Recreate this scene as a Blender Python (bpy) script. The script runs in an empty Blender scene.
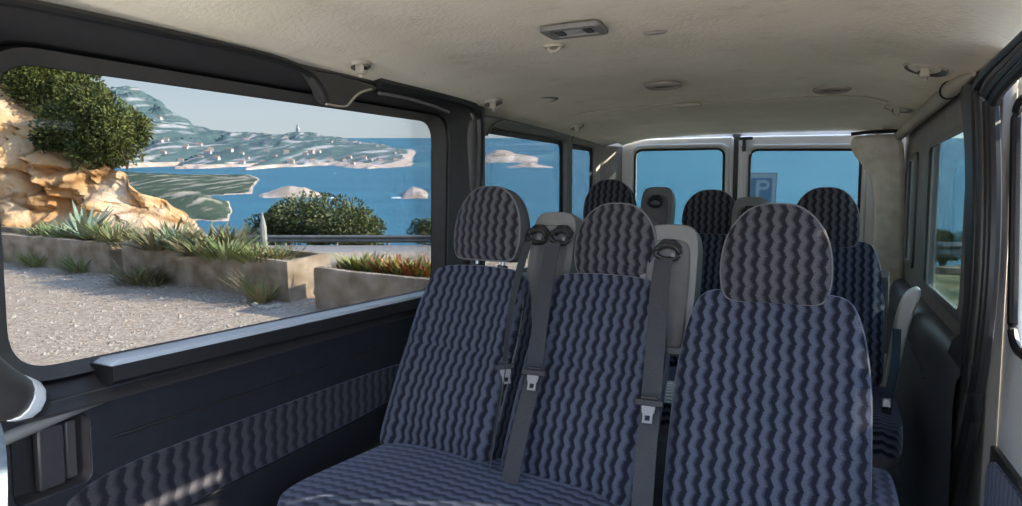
import bpy, bmesh, math, random
from mathutils import Vector, Matrix, noise
import numpy as np
random.seed(7)
PI = math.pi
C = bpy.context.scene.collection
# ------------------------------------------------------------------ camera model
f_px, th, ph = 670.0, .445, .08
Fv = Vector((-math.sin(th)*math.cos(ph), math.cos(th)*math.cos(ph), -math.sin(ph)))
Rv = Vector((math.cos(th), math.sin(th), 0)); Uv = Rv.cross(Fv)
def un(px, py, ax, val):
    """where the sight line of a measured point meets a plane of the van"""
    d = Fv*f_px + Rv*(px-511) + Uv*(253-py)
    return d*(val/d['xyz'.index(ax)])
# the road outside is not level with the van: rotation from level ground to van coordinates
al = math.atan(116/670)
Fw = Fv*math.cos(al) + Uv*math.sin(al); Uw = Uv*math.cos(al) - Fv*math.sin(al)
W = Matrix((Rv, Fw, Uw)).transposed().to_4x4()
def gr(px, py, u):            # measured point on level height u -> (r, f, u)
    f = -u*670/(py-137); return ((px-511)/670*f, f, u)
def at(px, py, f): return ((px-511)/670*f, f, (137-py)/670*f)
FLOOR = -1.15

# ------------------------------------------------------------------ materials
def newmat(name):
    m = bpy.data.materials.new(name); m.use_nodes = True
    return m, m.node_tree.nodes, m.node_tree.links, m.node_tree.nodes['Principled BSDF']
def mat(name, col, rough=.6, metal=0, noise_s=0, col2=None, bump=0, spec=.5, bs=None, detail=4, lo=.35, hi=.65, coord='Object'):
    m, N, L, B = newmat(name)
    B.inputs['Base Color'].default_value = (*col, 1); B.inputs['Roughness'].default_value = rough
    B.inputs['Metallic'].default_value = metal; B.inputs['Specular IOR Level'].default_value = spec
    if noise_s or bump:
        tc = N.new('ShaderNodeTexCoord')
        if noise_s:
            n = N.new('ShaderNodeTexNoise'); n.inputs['Scale'].default_value = noise_s; n.inputs['Detail'].default_value = detail
            L.new(tc.outputs[coord], n.inputs['Vector'])
            r = N.new('ShaderNodeValToRGB'); r.color_ramp.elements[0].position = lo; r.color_ramp.elements[1].position = hi
            r.color_ramp.elements[0].color = (*col, 1); r.color_ramp.elements[1].color = (*(col2 or col), 1)
            L.new(n.outputs['Fac'], r.inputs['Fac']); L.new(r.outputs['Color'], B.inputs['Base Color'])
        if bump:
            n2 = N.new('ShaderNodeTexNoise'); n2.inputs['Scale'].default_value = bs or noise_s*3 or 50; n2.inputs['Detail'].default_value = 3
            L.new(tc.outputs[coord], n2.inputs['Vector'])
            b = N.new('ShaderNodeBump'); b.inputs['Strength'].default_value = bump; b.inputs['Distance'].default_value = .01
            L.new(n2.outputs['Fac'], b.inputs['Height']); L.new(b.outputs['Normal'], B.inputs['Normal'])
    return m
def fabric(name, light, dark, sp=.033, wave=.042, amp=.17):
    """woven plush with upright wavy stripes"""
    m, N, L, B = newmat(name)
    def M(op, a, b=None, c=None):
        n = N.new('ShaderNodeMath'); n.operation = op
        for i, v in enumerate((a, b, c)):
            if v is None: continue
            if isinstance(v, (int, float)): n.inputs[i].default_value = v
            else: L.new(v, n.inputs[i])
        return n.outputs[0]
    uv = N.new('ShaderNodeUVMap'); s = N.new('ShaderNodeSeparateXYZ'); L.new(uv.outputs[0], s.inputs[0])
    u, v = s.outputs[0], s.outputs[1]
    tri = M('PINGPONG', M('DIVIDE', v, wave/2), 1.0)
    saw = M('FRACT', M('DIVIDE', v, wave))
    un_ = M('ADD', M('DIVIDE', u, sp), M('MULTIPLY', M('ADD', tri, M('MULTIPLY', saw, .35)), amp*2))
    n = N.new('ShaderNodeTexNoise'); n.inputs['Scale'].default_value = 160; n.inputs['Detail'].default_value = 2
    L.new(uv.outputs[0], n.inputs['Vector'])
    un2 = M('ADD', un_, M('MULTIPLY', n.outputs['Fac'], .12))
    st = M('SINE', M('MULTIPLY', un2, 2*PI))
    st2 = M('MULTIPLY', M('SINE', M('MULTIPLY', un2, 4*PI)), .25)
    st3 = M('MULTIPLY', M('SINE', M('MULTIPLY', v, 2*PI/wave)), .12)
    fac = M('MULTIPLY_ADD', M('ADD', M('ADD', st, st2), st3), .85, .5)
    cl = N.new('ShaderNodeClamp'); L.new(fac, cl.inputs[0])
    n3 = N.new('ShaderNodeTexNoise'); n3.inputs['Scale'].default_value = 420
    L.new(uv.outputs[0], n3.inputs['Vector'])
    mix = N.new('ShaderNodeMix'); mix.data_type = 'RGBA'
    mix.inputs[6].default_value = (*dark, 1); mix.inputs[7].default_value = (*light, 1)
    L.new(cl.outputs[0], mix.inputs[0])
    mx = N.new('ShaderNodeMix'); mx.data_type = 'RGBA'; mx.blend_type = 'MULTIPLY'; mx.inputs[0].default_value = 1
    r = N.new('ShaderNodeValToRGB'); r.color_ramp.elements[0].color = (.55, .55, .55, 1); r.color_ramp.elements[1].color = (1.35, 1.35, 1.35, 1)
    r.color_ramp.elements[0].position = .3; r.color_ramp.elements[1].position = .7
    L.new(n3.outputs['Fac'], r.inputs['Fac']); L.new(mix.outputs[2], mx.inputs[6]); L.new(r.outputs[0], mx.inputs[7])
    L.new(mx.outputs[2], B.inputs['Base Color'])
    B.inputs['Roughness'].default_value = .9; B.inputs['Specular IOR Level'].default_value = .15
    B.inputs['Sheen Weight'].default_value = .35; B.inputs['Sheen Tint'].default_value = (.6, .7, 1, 1); B.inputs['Sheen Roughness'].default_value = .4
    b = N.new('ShaderNodeBump'); b.inputs['Strength'].default_value = .25; b.inputs['Distance'].default_value = .002
    L.new(cl.outputs[0], b.inputs['Height']); L.new(b.outputs['Normal'], B.inputs['Normal'])
    return m
def glassmat(name, tint, gl=.06):
    m = bpy.data.materials.new(name); m.use_nodes = True; N = m.node_tree.nodes; L = m.node_tree.links
    N.remove(N['Principled BSDF']); o = N['Material Output']
    t = N.new('ShaderNodeBsdfTransparent'); t.inputs[0].default_value = (*tint, 1)
    g = N.new('ShaderNodeBsdfGlossy'); g.inputs['Roughness'].default_value = .02
    fr = N.new('ShaderNodeFresnel'); fr.inputs[0].default_value = 1.2
    mm = N.new('ShaderNodeMath'); mm.operation = 'MULTIPLY'; mm.inputs[1].default_value = .35; L.new(fr.outputs[0], mm.inputs[0])
    x = N.new('ShaderNodeMixShader'); L.new(mm.outputs[0], x.inputs[0]); L.new(t.outputs[0], x.inputs[1]); L.new(g.outputs[0], x.inputs[2])
    L.new(x.outputs[0], o.inputs['Surface']); return m

M_ceil = mat('headliner_felt', (.75, .71, .58), .95, noise_s=3.5, col2=(.83, .79, .67), bump=.25, bs=90, spec=.1)
def _stain():      # rub marks on the headliner
    N = M_ceil.node_tree.nodes; L = M_ceil.node_tree.links; B = N['Principled BSDF']
    src = B.inputs['Base Color'].links[0].from_socket
    tc = N.new('ShaderNodeTexCoord'); mp = N.new('ShaderNodeMapping'); mp.inputs['Scale'].default_value = (9, 13, 6)
    L.new(tc.outputs['Object'], mp.inputs[0]); n = N.new('ShaderNodeTexNoise'); n.inputs['Scale'].default_value = 1; n.inputs['Detail'].default_value = 6
    n.inputs['Roughness'].default_value = .7
    L.new(mp.outputs[0], n.inputs['Vector']); r = N.new('ShaderNodeValToRGB')
    r.color_ramp.elements[0].position = .28; r.color_ramp.elements[0].color = (.87, .85, .81, 1)
    r.color_ramp.elements[1].position = .45; r.color_ramp.elements[1].color = (1, 1, 1, 1)
    L.new(n.outputs['Fac'], r.inputs['Fac']); x = N.new('ShaderNodeMix'); x.data_type = 'RGBA'; x.blend_type = 'MULTIPLY'; x.inputs[0].default_value = 1
    L.new(src, x.inputs[6]); L.new(r.outputs[0], x.inputs[7]); L.new(x.outputs[2], B.inputs['Base Color'])
_stain()
M_fab = fabric('striped_plush', (.080, .091, .124), (.013, .014, .023), sp=.031, amp=.12)
M_fabh = fabric('striped_plush_headrest', (.088, .086, .094), (.017, .0165, .02), sp=.031, wave=.038, amp=.12)
M_fabd = fabric('striped_panel_cloth', (.042, .040, .046), (.010, .010, .014), sp=.04, wave=.045, amp=.1)
M_side = mat('plain_grey_cloth', (.075, .075, .08), .95, noise_s=300, col2=(.11, .11, .115), spec=.1)
M_pipe = mat('piping_cord', (.13, .13, .135), .7)
M_dark = mat('charcoal_plastic', (.026, .0255, .027), .42, noise_s=40, col2=(.032, .031, .032), bump=.05, bs=400)
M_darkg = mat('dark_grey_plastic', (.045, .043, .040), .45, bump=.04, bs=400, noise_s=30, col2=(.053, .05, .047))
M_black = mat('black_rubber', (.012, .012, .013), .45)
M_navy = mat('blue_black_plastic', (.012, .013, .017), .38, bump=.04, bs=400, noise_s=30, col2=(.016, .017, .021))
M_grey = mat('grey_plastic', (.165, .165, .155), .5, bump=.04, bs=300, noise_s=20, col2=(.19, .19, .18))
M_greyd = mat('worn_grey_plastic', (.12, .12, .115), .5, noise_s=20, col2=(.14, .14, .135))
M_beige = mat('beige_trim', (.36, .33, .26), .6, noise_s=8, col2=(.42, .39, .32), bump=.05, bs=200)
M_rearg = mat('warm_grey_trim', (.22, .205, .18), .55, noise_s=8, col2=(.27, .25, .22))
M_pad = mat('felt_pillar_cover', (.68, .61, .49), .95, noise_s=16, col2=(.82, .76, .64), bump=.3, bs=120, spec=.1)
M_white = mat('painted_steel', (.66, .64, .6), .3, noise_s=3, col2=(.72, .7, .66))
M_silver = mat('silver_paint', (.76, .80, .82), .3)
M_metal = mat('zinc_metal', (.5, .5, .5), .3, metal=.9)
M_steel = mat('dull_steel', (.22, .22, .22), .45, metal=.6)
M_chrome = mat('satin_chrome', (.75, .78, .8), .25, metal=.8)
M_strap = mat('belt_webbing', (.028, .03, .034), .7, noise_s=200, col2=(.036, .038, .043))
M_lens = mat('frosted_lens', (.42, .43, .43), .25, noise_s=60, col2=(.5, .5, .5))
M_ledge = mat('pale_ledge_plastic', (.42, .47, .52), .25)
M_pale = mat('pale_seat_cloth', (.08, .11, .13), .9, noise_s=150, col2=(.12, .15, .17))
M_slate = mat('slate_lining', (.06, .065, .075), .4, bump=.04, bs=400, noise_s=30, col2=(.07, .075, .085))
M_floor = mat('ribbed_floor_mat', (.04, .04, .042), .8, noise_s=30, col2=(.06, .06, .062))
M_glass = glassmat('clear_glass', (.43, .44, .44))
M_glassr = glassmat('tinted_glass', (.35, .40, .395))

# ------------------------------------------------------------------ mesh helpers
class MB:
    def __init__(s): s.v = []; s.f = []; s.m = []; s.uv = []; s.mats = []
    def mi(s, m):
        if m not in s.mats: s.mats.append(m)
        return s.mats.index(m)
    def face(s, idx, m, uvs=None): s.f.append(tuple(idx)); s.m.append(s.mi(m)); s.uv.append(uvs)
    def add(s, co): s.v.append(tuple(co)); return len(s.v)-1
    def loft(s, rings, m, closed=True, caps=False, mats=None):
        n = len(rings[0]); base = [[s.add(p) for p in r] for r in rings]
        for k in range(len(rings)-1):
            mm = mats[k] if mats else m
            for i in range(n if closed else n-1):
                j = (i+1) % n
                s.face((base[k][i], base[k][j], base[k+1][j], base[k+1][i]), mm)
        if caps: s.face(base[0][::-1], mats[0] if mats else m); s.face(base[-1], mats[-1] if mats else m)
        return base
    def tube(s, pts, r, m, seg=8, closed=False, flat=1.0):
        pts = [Vector(p) for p in pts]; n = len(pts); rings = []
        for i, p in enumerate(pts):
            a = pts[(i-1) % n] if (closed or i > 0) else p; b = pts[(i+1) % n] if (closed or i < n-1) else p
            t = (b-a).normalized(); up = Vector((0, 0, 1)) if abs(t.z) < .9 else Vector((1, 0, 0))
            x = t.cross(up).normalized(); y = x.cross(t)
            rr = r[i] if isinstance(r, (list, tuple)) else r
            rings.append([p + x*(math.cos(q*2*PI/seg)*rr) + y*(math.sin(q*2*PI/seg)*rr*flat) for q in range(seg)])
        if closed: rings.append(rings[0])
        s.loft(rings, m, caps=not closed)
    def box(s, c, d, m, rot=None):
        c = Vector(c); pts = []
        for z in (-1, 1):
            for x, y in ((-1, -1), (1, -1), (1, 1), (-1, 1)):
                p = Vector((x*d[0]/2, y*d[1]/2, z*d[2]/2))
                if rot: p = rot @ p
                pts.append(s.add(c+p))
        a = pts
        for q in ((3, 2, 1, 0), (4, 5, 6, 7), (0, 1, 5, 4), (1, 2, 6, 5), (2, 3, 7, 6), (3, 0, 4, 7)): s.face([a[i] for i in q], m)
    def build(s, name, parent=None, bevel=0, smooth=True, sub=0, mw=None):
        me = bpy.data.meshes.new(name); me.from_pydata(s.v, [], s.f); me.update()
        for m in s.mats: me.materials.append(m)
        me.polygons.foreach_set('material_index', s.m)
        if any(u is not None for u in s.uv):
            ul = me.uv_layers.new(name='UVMap')
            for p, u in zip(me.polygons, s.uv):
                if u is None: continue
                for li, c in zip(p.loop_indices, u): ul.data[li].uv = c
        if smooth: me.polygons.foreach_set('use_smooth', [True]*len(me.polygons))
        o = bpy.data.objects.new(name, me); C.objects.link(o)
        if parent: o.parent = parent
        if mw is not None: o.matrix_world = mw
        if bevel:
            b = o.modifiers.new('b', 'BEVEL'); b.width = bevel; b.segments = 2; b.limit_method = 'ANGLE'; b.angle_limit = .6
            b.harden_normals = False
        if smooth and not sub:
            bm = bmesh.new(); bm.from_mesh(me)
            bmesh.ops.recalc_face_normals(bm, faces=bm.faces)
            for e in bm.edges:
                if len(e.link_faces) == 2 and e.calc_face_angle(0) > .7: e.smooth = False
            bm.to_mesh(me); bm.free()
        return o
def tag(o, label=None, cat=None, group=None, kind=None):
    if label: o['label'] = label
    if cat: o['category'] = cat
    if group: o['group'] = group
    if kind: o['kind'] = kind
    return o
def empty(name, loc, label=None, cat=None, group=None):
    o = bpy.data.objects.new(name, None); C.objects.link(o); o.location = loc; o.empty_display_size = .1
    return tag(o, label, cat, group)
def struct(o): o['kind'] = 'structure'; return o
def smoothpts(pts, it=2, closed=True):
    for _ in range(it):
        q = []; n = len(pts)
        rng = range(n if closed else n-1)
        if not closed: q.append(pts[0])
        for i in rng:
            a, b = pts[i], pts[(i+1) % n]
            q.append(tuple(x*.75+y*.25 for x, y in zip(a, b))); q.append(tuple(x*.25+y*.75 for x, y in zip(a, b)))
        if not closed: q.append(pts[-1])
        pts = q
    return pts
AX = {'x': Matrix(((0, 0, 1, 0), (1, 0, 0, 0), (0, 1, 0, 0), (0, 0, 0, 1))),      # local (y,z) drawn on a plane of constant x
      'y': Matrix(((1, 0, 0, 0), (0, 0, -1, 0), (0, 1, 0, 0), (0, 0, 0, 1))),     # local (x,z) on a plane of constant y
      'z': Matrix.Identity(4)}
def panel(name, outer, holes, depth, m, axis, val, parent=None, bevel=.003, loc0=None):
    """flat panel with openings; val = centre coordinate along the axis, depth = full thickness"""
    cu = bpy.data.curves.new(name, 'CURVE'); cu.dimensions = '2D'; cu.fill_mode = 'BOTH'
    for pts in [outer]+list(holes):
        sp = cu.splines.new('POLY'); sp.points.add(len(pts)-1); sp.use_cyclic_u = True
        for p, c in zip(sp.points, pts): p.co = (c[0], c[1], 0, 1)
    cu.extrude = max(depth/2-bevel, .0001); cu.bevel_depth = bevel; cu.bevel_resolution = 1; cu.offset = -bevel
    t = bpy.data.objects.new('tmp', cu); C.objects.link(t)
    dg = bpy.context.evaluated_depsgraph_get(); dg.update()
    me = bpy.data.meshes.new_from_object(t.evaluated_get(dg)); me.name = name
    bpy.data.objects.remove(t); bpy.data.curves.remove(cu)
    T = AX[axis].copy(); off = {'x': Vector((val, 0, 0)), 'y': Vector((0, val, 0)), 'z': Vector((0, 0, val))}[axis]
    me.transform(Matrix.Translation(off) @ T)
    me.materials.clear(); me.materials.append(m)
    # planar uv in metres for patterned cloth
    if not me.uv_layers: me.uv_layers.new(name='UVMap')
    ul = me.uv_layers[0]; ul.name = 'UVMap'
    for lp in me.loops:
        co = me.vertices[lp.vertex_index].co
        ul.data[lp.index].uv = (co.y, co.z) if axis == 'x' else ((co.x, co.z) if axis == 'y' else (co.x, co.y))
    bm = bmesh.new(); bm.from_mesh(me); bmesh.ops.remove_doubles(bm, verts=bm.verts, dist=1e-5)
    bmesh.ops.recalc_face_normals(bm, faces=bm.faces); bm.to_mesh(me); bm.free()
    o = bpy.data.objects.new(name, me); C.objects.link(o)
    if parent: o.parent = parent
    return o
def rquad(c, r, seg=7):
    """rounded quadrilateral, corners in order, r = radius or 4 radii"""
    out = []; r = r if isinstance(r, (list, tuple)) else [r]*4
    for i in range(4):
        p = Vector(c[i]); a = (Vector(c[i-1])-p).normalized(); b = (Vector(c[(i+1) % 4])-p).normalized()
        s, e = p+a*r[i], p+b*r[i]
        for k in range(seg+1):
            t = k/seg; out.append(tuple(s*(1-t)**2*1.0 + p*2*t*(1-t) + e*t*t if False else (s*(1-t)*(1-t)*1 + p*(2*t*(1-t)) + e*(t*t))))
    return out
def rect(a0, a1, b0, b1, r=.02, seg=5): return rquad([(a0, b0), (a1, b0), (a1, b1), (a0, b1)], r, seg)
def px_poly(pts, ax, val):
    i, j = {'x': (1, 2), 'y': (0, 2), 'z': (0, 1)}[ax]
    return [(un(x, y, ax, val)[i], un(x, y, ax, val)[j]) for x, y in pts]
def ring_window(name, outer, inner, ro, ri, xs, mats, sgn=1, glass=None, num=None, ts=(0, .08, .3, .6, .65, .72, 1.0)):
    """window surround: a profile swept round from the outer lip to the glass edge"""
    mb = MB(); rings = []
    for t, x in zip(ts, xs):
        q = [tuple(a*(1-t)+b*t for a, b in zip(o, i)) for o, i in zip(outer, inner)]
        rr = [a*(1-t)+b*t for a, b in zip(ro, ri)]
        rings.append([(x, y, z) for y, z in rquad(q, rr, 8)])
    mb.loft(rings, mats[0], mats=mats)
    o = struct(mb.build(name))
    gi = [tuple(b + (b-cc)*.02 for b, cc in zip(i, (sum(q[0] for q in inner)/4, sum(q[1] for q in inner)/4))) for i in inner]
    panel('window_glass', rquad(gi, ri, 8), [], .004, glass, 'x', xs[-1], o, bevel=.0005)
    return o, rings

# ------------------------------------------------------------------ shell of the van
# headliner: crowned sheet with coves down both sides
def ceil_sheet():
    prof = [(-1.43, .36), (-1.40, .372), (-1.36, .383), (-1.31, .392), (-1.26, .405), (-1.20, .43), (-1.12, .447), (-.9, .455), (-.52, .46), (-.1, .455), (.1, .447), (.17, .43), (.22, .41), (.27, .396), (.33, .384), (.37, .365)]
    prof = smoothpts(prof, 1, False)
    ys = [-.3+.1*i for i in range(48)]; rings = []
    for y in ys:
        if y > 4.42: y = 4.42
        k = max(0, y-3.2)/1.2; row = []
        for x, z in prof:
            step = .008 if y > 3.25 else 0
            zz = z - .045*k*k*(1 if z > .4 else .4) - step*(1 if z > .42 else 0)
            zz += .004*noise.noise(Vector((x*3, y*3, 0)))
            row.append((x, y, zz))
        rings.append(row)
    mb = MB(); mb.loft(rings, M_ceil, closed=False)
    o = struct(mb.build('ceiling')); s = o.modifiers.new('s', 'SOLIDIFY'); s.thickness = .03; s.offset = 1
    bpy.context.view_layer.update()
    return o
ceiling = ceil_sheet()
if ceiling.data.polygons[0].normal.z > 0: ceiling.modifiers[0].offset = 1
else: ceiling.modifiers[0].offset = -1
mb = MB(); mb.box((-.52, 1.75, FLOOR-.03), (2.0, 5.4, .06), M_floor); struct(mb.build('floor', bevel=.005))

# window measurements (y,z)
G1 = [(.742, .262), (2.29, .303), (2.275, -.357), (.742, -.34)]
O1 = [(.60, .362), (2.50, .392), (2.43, -.42), (.60, -.42)]
G2 = [(2.69, .30), (3.68, .318), (3.68, -.36), (2.69, -.36)]
O2 = [(2.60, .375), (3.735, .388), (3.735, -.41), (2.60, -.41)]
G3 = [(3.80, .305), (4.22, .312), (4.22, -.36), (3.80, -.36)]
O3 = [(3.74, .385), (4.28, .388), (4.28, -.41), (3.74, -.41)]
def inset(q, d):
    cy = sum(p[0] for p in q)/4; cz = sum(p[1] for p in q)/4
    return [(p[0]-math.copysign(d, p[0]-cy), p[1]-math.copysign(d, p[1]-cz)) for p in q]
struct(panel('wall_left', [(.42, -1.2), (4.45, -1.2), (4.45, .40), (.42, .40)],
       [rquad(inset(O1, .02), .13), rquad(inset(O2, .01), .04), rquad(inset(O3, .01), .04)], .04, M_rearg, 'x', -1.425))
w1, r1 = ring_window('window_1', O1, G1, [.16]*4, [.085]*4, (-1.345, -1.343, -1.375, -1.405, -1.435, -1.405, -1.442),
            [M_dark, M_dark, M_dark, M_black, M_black, M_darkg], glass=M_glass)
w2, r2 = ring_window('window_2', O2, G2, [.05]*4, [.045]*4, (-1.40, -1.385, -1.39, -1.405, -1.43, -1.425, -1.442),
            [M_grey, M_grey, M_grey, M_grey, M_darkg, M_black], glass=M_glass)
w3, r3 = ring_window('window_3', O3, G3, [.05]*4, [.04]*4, (-1.40, -1.385, -1.39, -1.405, -1.43, -1.425, -1.442),
            [M_rearg, M_rearg, M_rearg, M_rearg, M_darkg, M_black], glass=M_glass)
# black rubber lip around the side opening, in two runs
def lip(name, pts, x, r, m=M_black, parent=None, flat=1):
    p = smoothpts([(x, a, b) for a, b in pts], 3, False); mb = MB(); mb.tube(p, r, m, 8, flat=flat); return mb.build(name, parent)
lip('rubber_seal', [(.56, -.42), (.56, .1), (.58, .30), (.68, .355), (.85, .362), (1.2, .372), (1.42, .372), (1.52, .35), (1.565, .285)], -1.345, .011, parent=w1)
lip('rubber_seal', [(1.80, .375), (2.1, .385), (2.36, .392), (2.47, .375), (2.50, .30), (2.48, 0), (2.42, -.3), (2.36, -.5), (2.28, -.9)], -1.335, .02, parent=w1)
# pressed bracket cover between the two runs of trim
t1 = struct(panel('trim_1', px_poly([(300, 66), (318, 72), (336, 75), (372, 85), (376, 88), (372, 91), (362, 93), (356, 97), (350, 105), (346, 107.5), (326, 104), (321, 99), (316, 88), (309, 77)], 'x', -1.345), [], .03, M_darkg, 'x', -1.352, bevel=.005))
lip('pressed_edge', px_poly([(372, 89), (361, 92), (355, 97), (350, 104), (346, 107), (327, 104)], 'x', -1.332), -1.335, .0035, M_beige, t1)
# upper step of the second trim run
lip('trim_ridge', px_poly([(380, 93), (400, 96), (430, 104), (450, 112)], 'x', -1.34), -1.345, .006, M_greyd, w1)
# B pillar cover on the left, grey with a rounded edge
mb = MB(); rows = []
for z in [-.95+.067*i for i in range(21)]:
    k = (z+.3)*.04 if z < -.2 else .004
    rows.append([(-1.41, 2.43+k, z), (-1.352, 2.44+k, z), (-1.335, 2.46+k, z), (-1.33, 2.49+k, z), (-1.335, 2.54+k, z), (-1.36, 2.575+k, z), (-1.41, 2.59+k, z)])
mb.loft(rows, M_darkg, closed=False); struct(mb.build('trim_2'))
# raised bracket over the second window
t3 = struct(panel('trim_3', px_poly([(470, 113), (484, 117), (500, 119), (503, 122), (497, 124), (491, 129), (487, 136), (483, 134), (476, 128)], 'x', -1.345), [], .03, M_grey, 'x', -1.355, bevel=.004))
lip('pressed_edge', px_poly([(502, 120), (494, 123), (489, 129), (487, 135)], 'x', -1.335), -1.335, .003, M_black, t3)
lip('pressed_edge', px_poly([(503, 120), (520, 124), (545, 131), (562, 136)], 'x', -1.36), -1.365, .006, M_grey, t3)
# left rear corner post
mb = MB(); rows = []
for z in [-1.15+.1*i for i in range(16)]:
    rows.append([(-1.43, 4.26, z), (-1.39, 4.27, z), (-1.345, 4.30, z), (-1.31, 4.34, z), (-1.285, 4.38, z), (-1.275, 4.43, z)])
mb.loft(rows, M_rearg, closed=False); struct(mb.build('trim_4'))

# ---- lower side lining, left
pan = struct(panel('trim_5', [(.42, -1.2), (2.36, -1.2), (2.42, -.6), (2.44, -.395), (.42, -.395)], [rect(.70, .845, -.58, -.44, .02)], .045, M_navy, 'x', -1.3925, bevel=.004))
lip('panel_seam', [(.89, -.507), (1.2, -.507), (1.6, -.505), (2.35, -.503)], -1.3695, .0045, M_black, pan)
panel('cloth_insert', smoothpts([(.72, -.78), (.76, -.66), (.82, -.575), (1.2, -.572), (1.95, -.578), (2.0, -.60), (1.98, -.69), (1.6, -.715), (1.0, -.725), (.9, -.80), (.8, -.85)], 2), [], .012, M_fabd, 'x', -1.368, pan, bevel=.003)
lip('insert_groove', [(.82, -.735), (1.0, -.735), (1.6, -.725), (2.0, -.70)], -1.3695, .003, M_black, pan)
# recessed pull pocket with its dividers
mb = MB(); cy = rect(.70, .845, -.58, -.44, .02)
mb.loft([[(x, y*s+(1-s)*.77, z*s+(1-s)*-.51) for y, z in cy] for x, s in ((-1.37, 1.0), (-1.395, .95), (-1.4035, .9))], M_dark)
mb.face([len(mb.v)-len(cy)+i for i in range(len(cy))], M_black)
pk = mb.build('pull_pocket', pan)
mb = MB(); mb.box((-1.387, .775, -.51), (.02, .05, .125), M_dark); mb.box((-1.392, .818, -.51), (.012, .022, .12), M_darkg); mb.build('pocket_divider', pk, bevel=.004)
mb = MB(); p = smoothpts([(-1.375, .62, -.452), (-1.365, .70, -.440), (-1.360, .78, -.425), (-1.364, .84, -.417), (-1.376, .88, -.417)], 2, False)
mb.tube(p, [.013]*len(p), M_greyd, 10); mb.build('pocket_brow', pan)
# upper window channel on the sill
ra = struct(panel('trim_6', [(.885, -.345), (.90, -.338), (2.215, -.353), (2.23, -.358), (2.23, -.362), (.885, -.350)], [], .06, M_ledge, 'x', -1.378, bevel=.002))
mb = MB(); rows = [[(x, y, z0+dz) for x, dz in ((-1.42, -.004), (-1.345, -.004), (-1.343, -.036), (-1.355, -.044), (-1.42, -.05))] for y, z0 in ((.885, -.345), (2.23, -.360))]
mb.loft(rows, M_black, caps=True); mb.build('slide_channel', ra)
# shaped grab cover at the near end of the lining
mb = MB(); P0 = [(-1.35, .55, -.22, .075), (-1.34, .60, -.30, .07), (-1.34, .66, -.345, .052), (-1.35, .71, -.37, .038), (-1.362, .745, -.385, .026), (-1.37, .765, -.392, .008)]
pts = smoothpts(P0, 2, False); mb.tube([p[:3] for p in pts], [p[3] for p in pts], M_darkg, 14)
gh = mb.build('grab_handle'); tag(gh, 'smooth dark curved grab cover at the near corner of the big left side window', 'grab handle')
mb = MB(); pp = [(-1.346, .700, -.365, .043), (-1.349, .712, -.371, .041), (-1.353, .724, -.376, .037)]
mb.tube([p[:3] for p in pp], [p[3] for p in pp], M_silver, 12); c = mb.build('highlight_band', gh); c['label'] = 'pale silver band standing in for a highlight on the cover'  # highlight on the grab cover, modelled as a silver band

# ------------------------------------------------------------------ rear doors
Yr = 4.42
def dr(name, xo0, xo1, xg0, xg1, zg, top):
    outer = rquad([(xo0, top[0]), (xo1, top[1]), (xo1, -1.12), (xo0, -1.12)], [.10, .02, .03, .03] if xo0 < -.8 else [.02, .10, .03, .03])
    g = rquad([(xg0, zg[0]), (xg1, zg[1]), (xg1, -.34), (xg0, -.34)], .055)
    g2 = rquad([(xg0-.035, zg[0]+.035), (xg1+.035, zg[1]+.035), (xg1+.035, -.38), (xg0-.035, -.38)], .075)
    o = struct(panel(name, outer, [g], .05, M_white, 'y', Yr+.02, bevel=.008))
    # pressed step round the pane
    panel('pressed_step', g2, [rquad([(xg0-.012, zg[0]+.012), (xg1+.012, zg[1]+.012), (xg1+.012, -.352), (xg0-.012, -.352)], .06)], .03, M_white, 'y', Yr-.003, o, bevel=.008)
    mb = MB(); mb.tube([(x, Yr-.005, z) for x, z in g], .008, M_black, 8, closed=True); mb.build('rubber_seal', o)
    panel('window_glass', g, [], .005, M_glassr, 'y', Yr+.02, o, bevel=.001)
    return o
d1 = dr('door_1', -1.285, -.565, -1.19, -.62, (.325, .318), (.398, .392))
d2 = dr('door_2', -.535, .235, -.465, .145, (.305, .287), (.392, .375))
mb = MB(); mb.box((-.55, Yr+.03, -.35), (.05, .03, 1.55), M_black); struct(mb.build('trim_7', bevel=.004))
mb = MB(); mb.box((-.49, Yr-.02, .375), (.08, .02, .018), M_black); mb.box((-.50, Yr-.02, .335), (.018, .02, .08), M_black); mb.tube([(-.50, Yr-.035, .33), (-.50, Yr-.035, .30)], .012, M_darkg)
mb.build('door_catch', d2)
struct(panel('wall_rear', [(-1.43, -1.2), (.39, -1.2), (.39, .45), (-1.43, .45)], [rquad([(-1.27, .385), (.22, .365), (.22, -1.1), (-1.27, -1.1)], .06)], .04, M_rearg, 'y', Yr+.065))
# felt covered corner post, right rear
col = smoothpts(px_poly([(850, 136), (870, 134), (898, 133), (903, 140), (906, 160), (906, 270), (898, 330), (884, 400), (872, 400), (873, 270), (876, 200), (872, 178), (862, 162), (853, 152)], 'y', 4.2), 2)
t8 = struct(panel('trim_8', col, [], .16, M_pad, 'y', 4.28, bevel=.03))
lip('pad_edge', [], 0, .004) if False else None
mb = MB(); q = px_poly([(851, 134), (870, 132), (898, 131)], 'y', 4.19); mb.tube([(x, 4.2, z) for x, z in q], .01, M_black); mb.build('shadow_gap', t8)

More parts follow.
